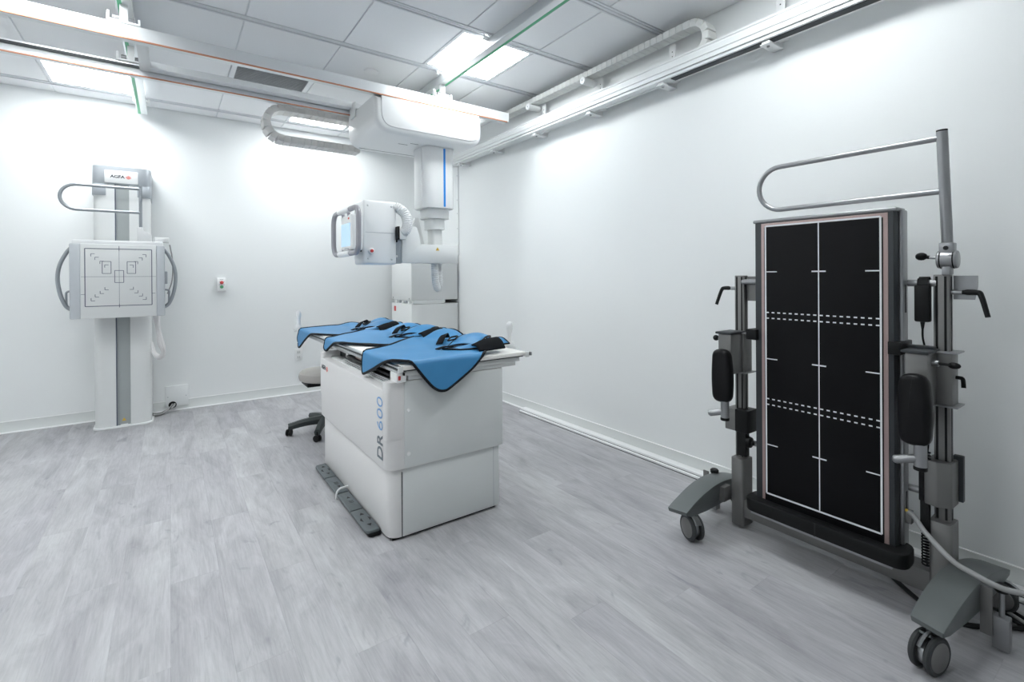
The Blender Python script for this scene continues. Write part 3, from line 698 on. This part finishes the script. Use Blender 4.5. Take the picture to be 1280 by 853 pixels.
# hand grips clamped on the rails
for (gx, gy, lab) in ((1.695, 2.415, 'white hand grip on the near right edge of the x-ray table'), (.882, 4.345, 'white hand grip on the far left corner of the x-ray table')):
    gt = thing('hand_grip', lab, 'hand grip', (gx, gy, .845), 'hand grips on the x-ray table')
    obj('grip', lathe(B(), [(.012, 0), (.014, .01), (.013, .06), (.019, .085), (.021, .105), (.017, .125), (.008, .135)], (gx, gy, .885)), M_WHITE, gt)
    bm = lathe(B(), [(.02, 0), (.026, .01), (.026, .025), (.018, .038)], (gx, gy, .862)); box(bm, gx-.016, gx+.016, gy-.02, gy+.02, .846, .866, .004)
    obj('clamp', bm, M_WHITE, gt)
    s_ = -1 if gx < 1 else 1
    obj('clamp_knob', cyl(B(), (gx+s_*.014, gy, .856), (gx+s_*.04, gy, .856), .013, n=16, bev=.003), M_OFF, gt)

# ------------------------------------------------------------ lead aprons
FX, FY, R0 = .895, 2.204, .018
def fold(a, b, z0):
    x, y, z = a, b, z0
    for ax, e_ in ((0, FX), (1, FY)):
        v = a if ax == 0 else b
        s = e_-v
        if s > 0:
            if s < R0*PI/2: th = s/R0; v2 = e_-R0*math.sin(th); dz = R0*(1-math.cos(th))
            else: v2 = e_-R0-.10*(s-R0*PI/2); dz = R0+(s-R0*PI/2)
            if ax == 0: x = v2
            else: y = v2
            z -= dz
    return Vector((x, y, z))
def inside(p, poly):
    c = False; n = len(poly)
    for i in range(n):
        (x1, y1), (x2, y2) = poly[i], poly[i-1]
        if (y1 > p[1]) != (y2 > p[1]) and p[0] < (x2-x1)*(p[1]-y1)/(y2-y1)+x1: c = not c
    return c
def apron(outline, z0, bumps, dx, dy, lab, seed):
    ol = [(p.x, p.y) for p in smooth([(a, b, 0) for a, b in outline], 5, closed=True)]
    xs = [p[0] for p in ol]; ys = [p[1] for p in ol]
    pts = [Vector(p) for p in ol]; st = .014
    nb = len(pts)
    j = 0; yv = min(ys)
    while yv < max(ys):
        xv = min(xs)+(st/2 if j % 2 else 0)
        while xv < max(xs):
            if inside((xv, yv), ol) and min((Vector((xv, yv))-q).length for q in pts[:nb]) > st*.55: pts.append(Vector((xv, yv)))
            xv += st
        yv += st*.87; j += 1
    vs, es, fs, *_ = delaunay_2d_cdt(pts, [(i, (i+1) % nb) for i in range(nb)], [list(range(nb))], 1, 1e-6)
    def hgt(a, b):
        z = z0+.0035*noise.noise(Vector((a*5, b*5, seed)))+.002
        for bx_, by_, r_, h_ in bumps:
            d2 = ((a-bx_)**2+(b-by_)**2)/(r_*r_)
            if d2 < 1: z += h_*(1-d2)**2
        return z
    t = B(); vv = [t.verts.new(fold(p.x, p.y, hgt(p.x, p.y))) for p in vs]
    for f in fs:
        try: t.faces.new([vv[i] for i in f])
        except ValueError: pass
    bmesh.ops.recalc_face_normals(t, faces=t.faces)
    if sum(f.normal.z for f in t.faces) < 0: bmesh.ops.reverse_faces(t, faces=t.faces)
    c = ((min(xs)+max(xs))/2, (min(ys)+max(ys))/2, z0)
    r = thing('lead_apron', lab, 'apron', c, 'blue lead aprons on the x-ray table')
    o = obj('cloth', t, M_BLUE, r, ang=80)
    md = o.modifiers.new('thickness', 'SOLIDIFY'); md.thickness = .004; md.offset = 1
    edge = [fold(a, b, hgt(a, b))+Vector((0, 0, .003)) for a, b in ol]
    obj('binding', tube(B(), edge, .0075, 8, closed=True), M_BIND, r)
    # folded shoulder flaps, strap and buckle
    zf = z0+.006
    def sheet(name, ctr, m, th=.004, parent=r):
        """ctr: rows of points, a lofted sheet with thickness"""
        rows = [smooth([Vector((p[0]+dx, p[1]+dy, zf+p[2])) for p in row], 6) for row in ctr]
        cols = [smooth([rw_[i] for rw_ in rows], 5) for i in range(len(rows[0]))]
        tt = B(); g_ = [[tt.verts.new(p) for p in c_] for c_ in cols]
        for i in range(len(g_)-1):
            for k in range(len(g_[0])-1): tt.faces.new((g_[i][k], g_[i+1][k], g_[i+1][k+1], g_[i][k+1]))
        bmesh.ops.recalc_face_normals(tt, faces=tt.faces)
        bd = [c_[0].copy() for c_ in cols]+cols[-1][1:]+[c_[-1].copy() for c_ in cols[::-1][1:]]+cols[0][::-1][1:-1]
        oo = obj(name, tt, m, parent, ang=80); mm = oo.modifiers.new('thickness', 'SOLIDIFY'); mm.thickness = th; mm.offset = 0
        return oo, bd
    f1, bd = sheet('shoulder_flap', [[(1.30, 2.47, .006), (1.40, 2.55, .035), (1.52, 2.66, .04), (1.60, 2.78, .012)],
                                     [(1.36, 2.42, .02), (1.46, 2.49, .06), (1.57, 2.58, .055), (1.645, 2.68, .02)],
                                     [(1.44, 2.37, .012), (1.53, 2.43, .045), (1.61, 2.50, .04), (1.655, 2.58, .012)]], M_BLUE)
    obj('binding', tube(B(), bd, .005, 6, closed=True), M_BIND, f1)
    f2, bd = sheet('shoulder_flap', [[(1.24, 2.42, .004), (1.33, 2.39, .012), (1.45, 2.36, .03), (1.54, 2.38, .04)],
                                     [(1.27, 2.38, .006), (1.36, 2.34, .022), (1.47, 2.31, .05), (1.58, 2.33, .05)],
                                     [(1.31, 2.34, .003), (1.39, 2.30, .008), (1.49, 2.27, .02), (1.60, 2.28, .02)]], M_BLUE)
    obj('binding', tube(B(), bd, .005, 6, closed=True), M_BIND, f2)
    sheet('velcro_strap', [[(1.37, 2.35, .012), (1.375, 2.31, .028), (1.372, 2.265, .022), (1.365, 2.228, .004)],
                           [(1.45, 2.36, .034), (1.458, 2.315, .05), (1.455, 2.265, .036), (1.45, 2.225, .004)],
                           [(1.53, 2.37, .040), (1.545, 2.325, .054), (1.545, 2.275, .038), (1.54, 2.235, .004)]], M_VELCRO, .008)
    sheet('velcro_strap', [[(1.29, 2.60, .006), (1.34, 2.66, .03), (1.40, 2.74, .035), (1.45, 2.83, .008)],
                           [(1.32, 2.575, .012), (1.375, 2.635, .045), (1.43, 2.71, .05), (1.49, 2.80, .012)]], M_VELCRO, .006)
    sheet('belt_loop', [[(1.205, 2.44, .004), (1.25, 2.415, .018), (1.30, 2.39, .008)], [(1.215, 2.415, .004), (1.26, 2.39, .02), (1.31, 2.365, .01)]], M_BIND, .006)
    bk = fillet([(1.335+dx, 2.535+dy, zf+.03), (1.365+dx, 2.50+dy, zf+.04), (1.40+dx, 2.53+dy, zf+.055), (1.37+dx, 2.565+dy, zf+.045), (1.336+dx, 2.536+dy, zf+.031)], .01, 3)
    obj('buckle', tube(B(), bk, .005, 8), M_BLACK, r)
    return r
apron([(.775, 4.30), (.81, 4.335), (.89, 4.30), (1.02, 4.35), (1.15, 4.372), (1.3, 4.365), (1.44, 4.36), (1.56, 4.33), (1.62, 4.18), (1.60, 3.95), (1.50, 3.82), (1.33, 3.80), (1.16, 3.66), (1.03, 3.615), (.956, 3.684), (.892, 3.776), (.872, 3.92), (.80, 4.10), (.735, 4.25)],
      .868, [(1.56, 4.25, .16, .055), (1.32, 4.33, .12, .02)], -.03, 1.44, 'blue lead apron with black edging on the far end of the x-ray table', 1.3)
apron([(.80, 3.43), (.815, 3.487), (.875, 3.472), (.93, 3.49), (1.03, 3.60), (1.16, 3.70), (1.315, 3.86), (1.42, 3.90), (1.55, 3.85), (1.63, 3.62), (1.62, 3.30), (1.5, 3.10), (1.38, 3.0), (1.26, 2.86), (1.10, 2.847), (.98, 2.99), (.892, 3.126), (.868, 3.261), (.825, 3.37)],
      .8755, [(1.55, 3.62, .2, .05)], .02, .75, 'blue lead apron with black edging in the middle of the x-ray table', 4.1)
apron([(.770, 2.61), (.768, 2.65), (.83, 2.672), (.90, 2.68), (1.087, 2.80), (1.344, 3.07), (1.46, 3.10), (1.58, 3.05), (1.63, 2.90), (1.61, 2.62), (1.50, 2.40), (1.41, 2.24), (1.367, 2.19), (1.29, 2.12), (1.165, 2.045), (1.12, 2.03), (1.075, 2.045), (1.03, 2.09), (.955, 2.19), (.92, 2.245), (.885, 2.29), (.86, 2.36), (.815, 2.48)],
      .884, [(1.55, 2.98, .18, .05)], 0, 0, 'blue lead apron with black edging hanging over the near end of the x-ray table', 8.2)

# ------------------------------------------------------------ foot switch
fs_ = thing('foot_switch', 'dark grey strip of four foot pedals on the floor beside the x-ray table', 'foot switch', (.83, 2.9, 0))
obj('base', prism(B(), rpoly([(.797, 2.355), (.862, 2.355), (.862, 3.42), (.797, 3.42)], .02, 4), 'z', .002, .018, .003), M_BLACK, fs_)
ye = [2.36, 2.625, 2.885, 3.15, 3.412]
for i in range(4):
    a, b = ye[i]+.005, ye[i+1]-.005
    rd = [.03 if i == 0 else .004, .004, .004, .03 if i == 3 else .004]
    p = obj('pedal', prism(B(), rpoly([(.785, a), (.857, a), (.857, b), (.785, b)], rd, 4), 'z', .016, .034, .005), M_PEDAL, fs_)
    ym = (a+b)/2; bm = B()
    if i in (0, 3):
        for ax_, ay_ in ((-.017, 0), (.017, 0), (0, -.055), (0, .055)):
            d_ = Vector((ax_, ay_)).normalized(); pr = Vector((-d_.y, d_.x))
            q = [Vector((.824, ym))+Vector((ax_, ay_))+d_*(.012 if ax_ else .026), Vector((.824, ym))+Vector((ax_, ay_))+pr*(.024 if ax_ else .012), Vector((.824, ym))+Vector((ax_, ay_))-pr*(.024 if ax_ else .012)]
            prism(bm, [tuple(v) for v in q], 'z', .0335, .0345)
    else:
        s_ = 1 if i == 2 else -1
        prism(bm, [(.824+.010, ym-s_*.03), (.824-.010, ym-s_*.03), (.824, ym-s_*.055)], 'z', .0335, .0345)
        for k in (-.012, 0, .012): box(bm, .812, .836, ym+s_*.02+k-.002, ym+s_*.02+k+.002, .0335, .0345)
    obj('arrow_print', bm, M_BLACK, p)
o = obj('divider_guard', tube(B(), fillet([(.852, 2.885, .062), (.80, 2.885, .060), (.784, 2.885, .04), (.784, 2.885, .004)], .012, 4), .006, 10), M_WHITE, fs_)

# ------------------------------------------------------------ stool
st = thing('swivel_stool', 'beige round swivel stool with black star base behind the x-ray table', 'stool', (1.05, 4.22, 0))
sx0, sy0 = 1.06, 4.235
obj('seat', lathe(B(), [(.0, 0), (.17, 0), (.195, .012), (.203, .04), (.198, .068), (.18, .085), (.10, .093), (0, .095)], (sx0, sy0, .435), n=40), M_STOOL, st)
obj('seat_plate', box(B(), sx0-.16, sx0+.11, sy0-.11, sy0+.11, .405, .436, .006), M_BLACK, st)
obj('gas_lift', cyl(cyl(B(), (sx0, sy0, .24), (sx0, sy0, .41), .014), (sx0, sy0, .06), (sx0, sy0, .26), .025), M_STOOLB, st)
for k in range(5):
    th = math.radians(172+72*k); dx_, dy_ = math.cos(th), math.sin(th)
    Lg = .28
    pa = [(sx0+dx_*.02, sy0+dy_*.02, .105), (sx0+dx_*.15, sy0+dy_*.15, .098), (sx0+dx_*Lg, sy0+dy_*Lg, .075)]
    lg = obj('leg', tube(B(), smooth(pa, 5), lambda t: .034-.009*t, prof=[(-.7, -1), (.7, -1), (.9, .2), (.5, .9), (-.5, .9), (-.9, .2)], upv=(-dy_, dx_, 0)), M_STOOLB, st)
    cxx, cyy = sx0+dx_*(Lg-.005), sy0+dy_*(Lg-.005); q = th+1.1
    bm = B()
    for s_ in (-1, 1):
        ox, oy = -math.sin(q)*.013*s_, math.cos(q)*.013*s_
        cyl(bm, (cxx+ox*1.6, cyy+oy*1.6, .0275), (cxx+ox*.45, cyy+oy*.45, .0275), .027, n=20, bev=.003)
    cyl(bm, (cxx, cyy, .03), (cxx, cyy, .08), .008, n=10)
    obj('caster', bm, M_BLACK, lg)

# ------------------------------------------------------------ mobile patient stand with black board
ps = thing('mobile_patient_stand', 'grey mobile radiography stand on casters with tall black lined board and armrests', 'x-ray stand', (2.4, .95, 0))
PX = 2.30           # front face of the board
py0, py1, pz0, pz1 = .660, 1.216, .215, 1.553
# board frame
bm = prism(B(), rpoly([(PX+.004, py0+.006), (PX+.03, py0), (PX+.085, py0), (PX+.085, py1), (PX+.03, py1), (PX+.004, py1-.006)], [.001, .003, .006, .006, .003, .001], 3), 'z', pz0, pz1-.006, .004)
bf = obj('board_frame', bm, M_DARK, ps)
for ya, yb in ((py0-.006, py0+.004), (py1-.004, py1+.006)):
    se = obj('side_extrusion', box(B(), PX+.045, PX+.105, ya-.006 if ya < 1 else ya, yb if ya < 1 else yb+.006, pz0, pz1, .006, 3), M_STEEL, bf)
    for zz in (1.20, .38):
        if ya < 1: obj('slot', box(B(), PX+.068, PX+.082, ya-.0075, ya-.005, zz-.055, zz+.055), M_BLACK, se)
obj('top_cap', box(B(), PX+.002, PX+.10, py0-.006, py1+.006, pz1-.008, pz1+.008, .006, 3), M_STEEL, bf)
obj('pink_strip', box(B(), PX+.001, PX+.008, py0+.023, py1-.036, pz0, pz1-.012, .001), M_PINK, bf)
bd = obj('board', box(B(), PX-.003, PX+.006, py0+.039, py1-.051, pz0, pz1-.03, .001), M_BOARD, ps)
# printed lines on the board (measured layout)
bm = B(); xk = PX-.0036
def hl(ya, yb, z, w_=.003): box(bm, xk, xk+.001, min(ya, yb), max(ya, yb), z-w_, z+w_)
def vl(y_, za, zb, w_=.003): box(bm, xk, xk+.001, y_-w_, y_+w_, za, zb)
ly0, ly1, lz0, lz1 = .706, 1.158, .265, 1.527
hl(ly0, ly1, lz0, .0038); hl(ly0, ly1, lz1, .0035); vl(ly0, lz0, lz1, .0035); vl(ly1, lz0, lz1, .0035)
ymid = .930; vl(ymid, lz0, lz1, .0022)
for z in (1.312, .902, .497):
    hl(ly1, ly1-.052, z, .0025); hl(ly0, ly0+.052, z, .0025); hl(ymid-.028, ymid+.028, z, .003)
for zc in (1.107, .700):
    for dz in (-.0135, .0135):
        k = ly0+.004
        while k < ly1-.004: hl(k, k+.0125, zc+dz, .0028); k += .0255
obj('printed_lines', bm, M_LINE, bd)
# clips holding the board
for s, ye_ in ((-1, py0), (1, py1)):
    bm = box(B(), PX-.02, PX+.115, ye_-.022 if s < 0 else ye_-.02, ye_+.02 if s < 0 else ye_+.03, .985, 1.035, .003)
    obj('side_clip', bm, M_BLACK, ps)
obj('strap_bar', box(B(), PX+.05, PX+.08, .555, py0-.005, 1.010, 1.022, .003), M_DARK, ps)
# foot step
bm = prism(B(), rpoly([(2.245, .615), (2.385, .615), (2.385, 1.245), (2.245, 1.245)], [.05, .06, .06, .05], 8), 'z', .172, .231, .006)
fsb = obj('step_bumper', bm, M_BLACK, ps)
obj('step_join', box(B(), 2.2440, 2.246, .927, .933, .174, .229), M_RUBBER, fsb)
obj('step_strip', box(B(), 2.25, 2.37, .66, 1.21, .163, .173), M_STEEL, fsb)
# base beam
obj('base_beam', box(B(), 2.375, 2.465, .56, 1.335, .062, .15, .006), M_STAND, ps)
# posts and feet, mirrored; s = +1 far post, -1 near post
for s, yp_, yo in ((-1, .545, .47), (1, 1.345, 1.45)):
    po = obj('post', box(B(), 2.398, 2.44, yp_-.024, yp_+.024, .05, 1.295, .003), M_STAND, ps)
    for g_ in (-.012, .014):
        obj('post_groove', box(B(), 2.396, 2.3995, yp_+g_-.0035 if s < 0 else yp_-g_-.0035, yp_+g_+.0035 if s < 0 else yp_-g_+.0035, .36, 1.288), M_BLACK, po)
    obj('post_groove', box(B(), 2.415, 2.423, yp_-.0255, yp_-.0235, .36, 1.288), M_BLACK, po)
    sh = obj('post_shoe', prism(B(), rpoly([(2.365, yp_-.034), (2.455, yp_-.036), (2.455, yp_+.036), (2.365, yp_+.034)], [.018, .006, .006, .018], 4), 'z', .012, .355, .004), M_STAND, ps)
    for zz in (.08, .145): obj('bolt', lathe(B(), [(.008, 0), (.008, .003), (.005, .005)], (2.40, yp_-.036, zz), (0, -1, 0), 10), M_STEEL, sh)
    # arched foot
    top = [(1.99, .166), (2.06, .190), (2.15, .212), (2.26, .225), (2.36, .222), (2.46, .206), (2.55, .182), (2.64, .150)]
    bot = [(2.64, .128), (2.50, .108), (2.36, .104), (2.20, .110), (2.05, .128), (1.996, .148)]
    t = smooth([(a, 0, b) for a, b in top], 4); poly = [(p.x, p.z) for p in t]+bot
    w0, w1 = yo-.05, yo+.05
    bm = prism(B(), poly, 'y', w0, w1, .003)
    for v in bm.verts:      # slightly wider cap on top, sides lean inward below
        k = (v.co.z-.11)/.11; v.co.y = yo+(v.co.y-yo)*(.80+.22*max(0, min(1, k)))
        v.co.y += s*.075*(v.co.x-2.28); v.co.x -= .02*(1-((v.co.y-yo)/.06)**2)*max(0, min(1, (2.1-v.co.x)/.1))
    ft = obj('foot', bm, M_FOOT, ps)
    obj('foot_joint', box(B(), 2.31, 2.37, min(yp_, yo)+(.0 if s < 0 else .035), max(yp_, yo)-(.03 if s < 0 else 0), .13, .205, .003), M_STAND, ft)
    # leveling foot
    lx, lyy = 2.30, (yo-.085 if s < 0 else yo+.005)
    # casters front and rear
    for cxx, fr in ((2.045, 1), (2.60, 0)):
        ang = math.radians(-15 if s < 0 else 68) if fr else math.radians(100)
        ax_ = Vector((math.sin(ang), -math.cos(ang), 0)); fwd = Vector((math.cos(ang), math.sin(ang), 0))
        base = Vector((cxx if not fr else (2.035 if s < 0 else 2.09), yo+s*.075*(cxx-2.28), 0)); R_ = .062 if fr else .055
        cc = base-fwd*.02+Vector((0, 0, R_))
        hub = bm = B()
        cyl(bm, cc-ax_*.012, cc+ax_*.012, R_*.72, n=28, bev=.003)
        cyl(bm, (base.x, base.y, R_+.03), (base.x, base.y, .15), .018, n=16)
        tube(bm, [cc+fwd*(R_*math.cos(a_)*1.02)+Vector((0, 0, R_*math.sin(a_)*1.02)) for a_ in [math.radians(30+12*k) for k in range(11)]], 1, prof=[(-.004, -.02), (.004, -.02), (.004, .02), (-.004, .02)])
        ca = obj('caster', bm, M_STEEL, ft)
        for q in (-1, 1):
            bm = B(); lathe(bm, [(R_*.74, 0), (R_-.004, .001), (R_, .006), (R_, .014), (R_-.006, .019), (R_*.74, .019)], cc+ax_*q*.012, ax_*q, 32)
            obj('tyre', bm, M_TYRE, ca)
            bm = B(); lathe(bm, [(R_*.75, 0), (R_*.75, .0195), (R_*.70, .0215), (0, .0215)], cc+ax_*q*.012, ax_*q, 32)
            obj('hub_cap', bm, M_STAND, ca)
        if fr: obj('brake_pedal', box(B(), cc.x-.028, cc.x+.022, cc.y-.016, cc.y+.016, cc.z+.050, cc.z+.058, .003, rot=Euler((0, .45, ang))), M_FOOT, ca)
    # screw jack beside the foot
    jy = .372 if s < 0 else 1.515
    jx = 2.32 if s < 0 else 2.44
    jk = obj('jack_bracket', box(B(), jx-.03, jx-.022, jy+.018, jy+.05, .05, .215, .002), M_STAND, ft)
    obj('jack_plate', box(B(), jx-.022, jx+.02, jy-.022, jy+.022, .012, .12, .003), M_STEEL, jk)
    obj('jack_screw', cyl(B(), (jx, jy, .11), (jx, jy, .215), .008, n=12), M_STEEL, jk)
    obj('jack_knob', lathe(B(), [(.018, 0), (.022, .006), (.022, .018), (.016, .024)], (jx, jy, .205)), M_BLACK, jk)
    # carriage with arm pad in front of the post
    cb = obj('arm_carriage', box(B(), 2.375, 2.455, yp_-.036, yp_+.036, .80, 1.0, .004), M_STAND, ps)
    obj('carriage_flange', box(B(), 2.365, 2.465, yp_-.052, yp_+.046, .998, 1.004, .001), M_STEEL, cb)
    obj('carriage_flange', box(B(), 2.365, 2.465, yp_-.052, yp_+.046, .796, .802, .001), M_STEEL, cb)
    yb_ = .589 if s < 0 else 1.352
    ab = obj('arm_block', box(B(), 2.272, 2.38, yb_-.034, yb_+.034, .80, 1.0, .003), M_STAND, ps)
    obj('block_cap', box(B(), 2.262, 2.40, yb_-.038, yb_+.045, 1.0, 1.011, .003), M_DARK, ab)
    yd = .576 if s < 0 else 1.325
    pts2 = rpoly([(yd-.046, .675), (yd+.046, .675), (yd+.052, .80), (yd+.045, .935), (yd-.040, .935), (yd-.053, .80)], [.04, .04, .05, .045, .045, .05], 6)
    obj('arm_pad', prism(B(), pts2, 'x', 2.18, 2.235, .02, 4), M_PAD, ps)
    obj('pad_arm', box(B(), 2.225, 2.275, yd-.02, yd+.02, .82, .90, .004), M_STAND, ab)
    yt = .561 if s < 0 else 1.312
    tbp = obj('grip_tube', cyl(B(), (2.205, yt, .60), (2.205, yt, .72), .0195, n=20), M_STEEL, ps)
    obj('tube_plug', cyl(B(), (2.205, yt, .588), (2.205, yt, .603), .0205, n=20, bev=.003), M_BLACK, tbp)
    bm = cyl(B(), (2.205, yt, .632), (2.192, yt+.065, .612), .0155, n=16); sph(bm, (2.192, yt+.065, .612), .0158)
    obj('peg_handle', bm, M_STEEL, tbp)
    # lower clamp round the post
    if s < 0:
        lc = obj('post_clamp', prism(B(), rpoly([(2.35, yp_+.005), (2.375, yp_-.034), (2.455, yp_-.036), (2.455, yp_+.04), (2.36, yp_+.045)], .004, 2), 'z', .415, .585, .004), M_STAND, ps)
        obj('clamp_wing', box(B(), 2.45, 2.475, yp_-.05, yp_-.02, .425, .60, .003), M_DARK, lc)
        obj('clamp_insert', box(B(), 2.36, 2.44, yp_+.045, yp_+.062, .42, .595, .004), M_BLACK, lc)
        obj('lock_bar', box(B(), 2.36, 2.385, yp_+.03, yp_+.058, .30, .425, .003), M_BLACK, lc)
    else:
        lc = obj('post_clamp', box(B(), 2.365, 2.458, yp_+.005, yp_+.062, .495, .605, .004), M_STAND, ps)
        obj('clamp_insert', box(B(), 2.36, 2.455, yp_-.062, yp_+.006, .495, .61, .004), M_BLACK, lc)
        obj('lock_bar', box(B(), 2.365, 2.40, yp_-.05, yp_-.005, .375, .50, .004), M_BLACK, lc)
        obj('lock_knob', lathe(B(), [(.03, 0), (.026, .016), (.012, .022), (.010, .03)], (2.385, yp_-.05, .45), (0, -1, 0)), M_BLACK, lc)
    # lever on the upper outer side
    so = s
    bm = cyl(B(), (2.42, yp_+so*.024, 1.228), (2.42, yp_+so*.055, 1.228), .009, n=14)
    lev = obj('lever_pin', bm, M_STEEL, po)
    bm = tube(B(), smooth([(2.42, yp_+so*.05, 1.228), (2.42, yp_+so*.095, 1.228), (2.415, yp_+so*.108, 1.215), (2.40, yp_+so*.128, 1.14)], 5), lambda t: .011-.003*t if t > .1 else .008, 10)
    obj('lever', bm, M_BLACK, lev)
# inner plate of the far post
obj('hook_plate', prism(B(), [(1.27, 1.165), (1.325, 1.165), (1.325, 1.29), (1.27, 1.29)], 'x', 2.425, 2.44), M_STAND, ps)
obj('hook_plate', prism(B(), rpoly([(.46, 1.20), (.52, 1.20), (.52, 1.29), (.452, 1.29), (.452, 1.245)], [0, 0, 0, 0, .02], 3), 'x', 2.445, 2.452), M_STEEL, ps)
# cross rods between posts and board
for zz in (1.262, .445):
    obj('cross_rod', cyl(B(), (2.405, .56, zz), (2.405, 1.33, zz), .0135, n=16), M_STEEL, ps)
# power adapter
pa_ = obj('hand_control', box(B(), 2.365, 2.395, .572, .620, 1.112, 1.255, .006), M_BLACK, ps)
obj('hook', tube(B(), [(2.39, .597, 1.18), (2.38, .597, 1.25), (2.388, .597, 1.278), (2.408, .597, 1.284), (2.425, .597, 1.27)], 1, prof=[(-.003, -.017), (.003, -.017), (.003, .017), (-.003, .017)], upv=(1, 0, .1)), M_BLACK, pa_)
obj('strain_relief', cyl(B(), (2.38, .597, 1.113), (2.38, .597, 1.085), .008, .004, n=10), M_BLACK, pa_)
obj('control_cable', tube(B(), smooth([(2.38, .597, 1.09), (2.382, .597, 1.05), (2.392, .592, 1.0), (2.40, .585, .90), (2.40, .582, .72), (2.395, .588, .60)], 8), .0035, 8), M_BLACK, pa_)
# coiled cable
def coil(zt_, zb_, x_, y_, n_, r_):
    return [(x_+r_*math.cos(2*PI*n_*k/(n_*12)), y_+r_*math.sin(2*PI*n_*k/(n_*12)), zt_+(zb_-zt_)*k/(n_*12)) for k in range(n_*12+1)]
obj('coiled_cable', tube(B(), coil(.62, .585, 2.37, .583, 3, .010), .003, 6), M_BLACK, ps)
obj('coiled_cable', tube(B(), coil(.30, .165, 2.385, .592, 12, .011), .003, 6), M_BLACK, ps)
# handle over the board, on its joint
jt = obj('handle_joint', cyl(B(), (2.40, .496, 1.352), (2.40, .556, 1.352), .034, n=28, bev=.005), M_STEEL, ps)
for y_ in (.507, .545): obj('joint_ring', cyl(B(), (2.40, y_-.002, 1.352), (2.40, y_+.002, 1.352), .0348, n=28), M_BLACK, jt)
obj('joint_foot', box(B(), 2.38, 2.425, .515, .54, 1.294, 1.33, .003), M_STEEL, jt)
obj('joint_collar', box(B(), 2.378, 2.422, .505, .548, 1.375, 1.415, .003), M_STEEL, jt)
obj('joint_screw', lathe(B(), [(.008, 0), (.008, .003)], (2.378, .527, 1.395), (-1, 0, 0), 12), M_BLACK, jt)
bm = cyl(B(), (2.40, .556, 1.358), (2.40, .585, 1.362), .006, n=12)
kp = obj('knob_pin', bm, M_STEEL, jt)
bm = B(); sph(bm, (2.40, .605, 1.366), .0155, (1, 1.25, 1)); cyl(bm, (2.40, .58, 1.362), (2.40, .60, 1.365), .007, n=12); obj('ball_knob', bm, M_BLACK, kp)
P0, P1 = Vector((2.40, .527, 1.40)), Vector((2.375, .536, 1.835))
hp = obj('handle_post', cyl(B(), P0, P1, .0175, n=20), M_STEEL, ps)
obj('post_cap', cyl(B(), P1, P1+(P1-P0).normalized()*.006, .0172, n=20), M_BLACK, hp)
def on(t, y_): q = P0.lerp(P1, t); return (q.x, y_, q.z)
tU, tL = .945, .485
pts = [on(tU, .535), on(tU+.015, 1.10), on(tU+.01, 1.225), on((tU+tL)/2+.02, 1.262), on(tL, 1.235), on(tL, 1.12), on(tL, .53)]
tM, yE = (tU+tL)/2+.005, 1.13
aU, aL = Vector(on(tU+.005, yE)), Vector(on(tL, yE)); mid = (aU+aL)/2; ra = (aU-aL)/2
pp = [Vector(on(tU, .535)), Vector(on(tU+.003, .85))]+[mid+ra*math.cos(PI*k/16)+Vector((0, .10*math.sin(PI*k/16), 0)) for k in range(17)]+[Vector(on(tL, .85)), Vector(on(tL, .53))]
obj('handle_loop', tube(B(), pp, .0115, 14), M_STEEL, hp)
# small levers on the carriages
obj('carriage_lever', tube(B(), smooth([(2.42, .512, .905), (2.42, .496, .905), (2.42, .489, .90), (2.415, .486, .87)], 4), .007, 8), M_BLACK, ps)
bm = cyl(B(), (2.32, .555, .965), (2.32, .535, .965), .012, n=14)
pn = obj('index_pin', bm, M_STEEL, ps); bm = B(); cyl(bm, (2.32, .54, .965), (2.325, .505, .963), .005, n=10); sph(bm, (2.328, .494, .962), .012, (1, 1.6, 1)); obj('pin_knob', bm, M_BLACK, pn)
bm = cyl(B(), (2.34, 1.385, .965), (2.34, 1.43, .967), .005, n=10)
pn = obj('index_pin', bm, M_STEEL, ps); bm = B(); sph(bm, (2.34, 1.44, .968), .015); obj('pin_knob', bm, M_BLACK, pn)
obj('connector', box(B(), 2.36, 2.385, .628, .652, .315, .365, .003), M_STAND, ps)
bm = sph(B(), (2.36, .652, .366), .006); sph(bm, (2.36, .644, .366), .006); obj('connector_wire', bm, M_YELLOW, ps)
# cables trailing from the stand
o = obj('supply_cable', tube(B(), smooth([(2.365, .640, .362), (2.36, .62, .35), (2.34, .58, .31), (2.30, .50, .262), (2.27, .44, .255), (2.28, .36, .235), (2.36, .28, .215), (2.45, .22, .14), (2.55, .15, .03), (2.62, .0, .012)], 8), .0095, 12), M_CABLE)
tag(o, 'grey cable sloping from the black board over the near foot of the stand', 'cable')
o = obj('floor_cable', tube(B(), smooth([(2.66, .92, .010), (2.54, .78, .010), (2.44, .67, .010), (2.375, .58, .010), (2.36, .50, .010), (2.40, .44, .010), (2.50, .36, .010), (2.60, .20, .010), (2.66, .0, .010)], 8), .009, 10), M_RUBBER)
tag(o, 'black cable curving along the floor under the black board', 'cable')
for k in range(3):
    o = obj('floor_cable', tube(B(), smooth([(2.70, .62-.1*k, .009), (2.62-.02*k, .42, .009), (2.56-.03*k, .30-.02*k, .010), (2.58, .18-.02*k, .012), (2.68, .05, .010)], 8), .008, 8), M_RUBBER if k != 1 else M_CABLE)
    tag(o, ('black floor cable behind the near foot of the stand, farthest from the foot', 'grey floor cable between two black ones behind the near foot', 'black floor cable behind the near foot of the stand, closest to the foot')[k], 'cable', 'loose cables behind the stand')
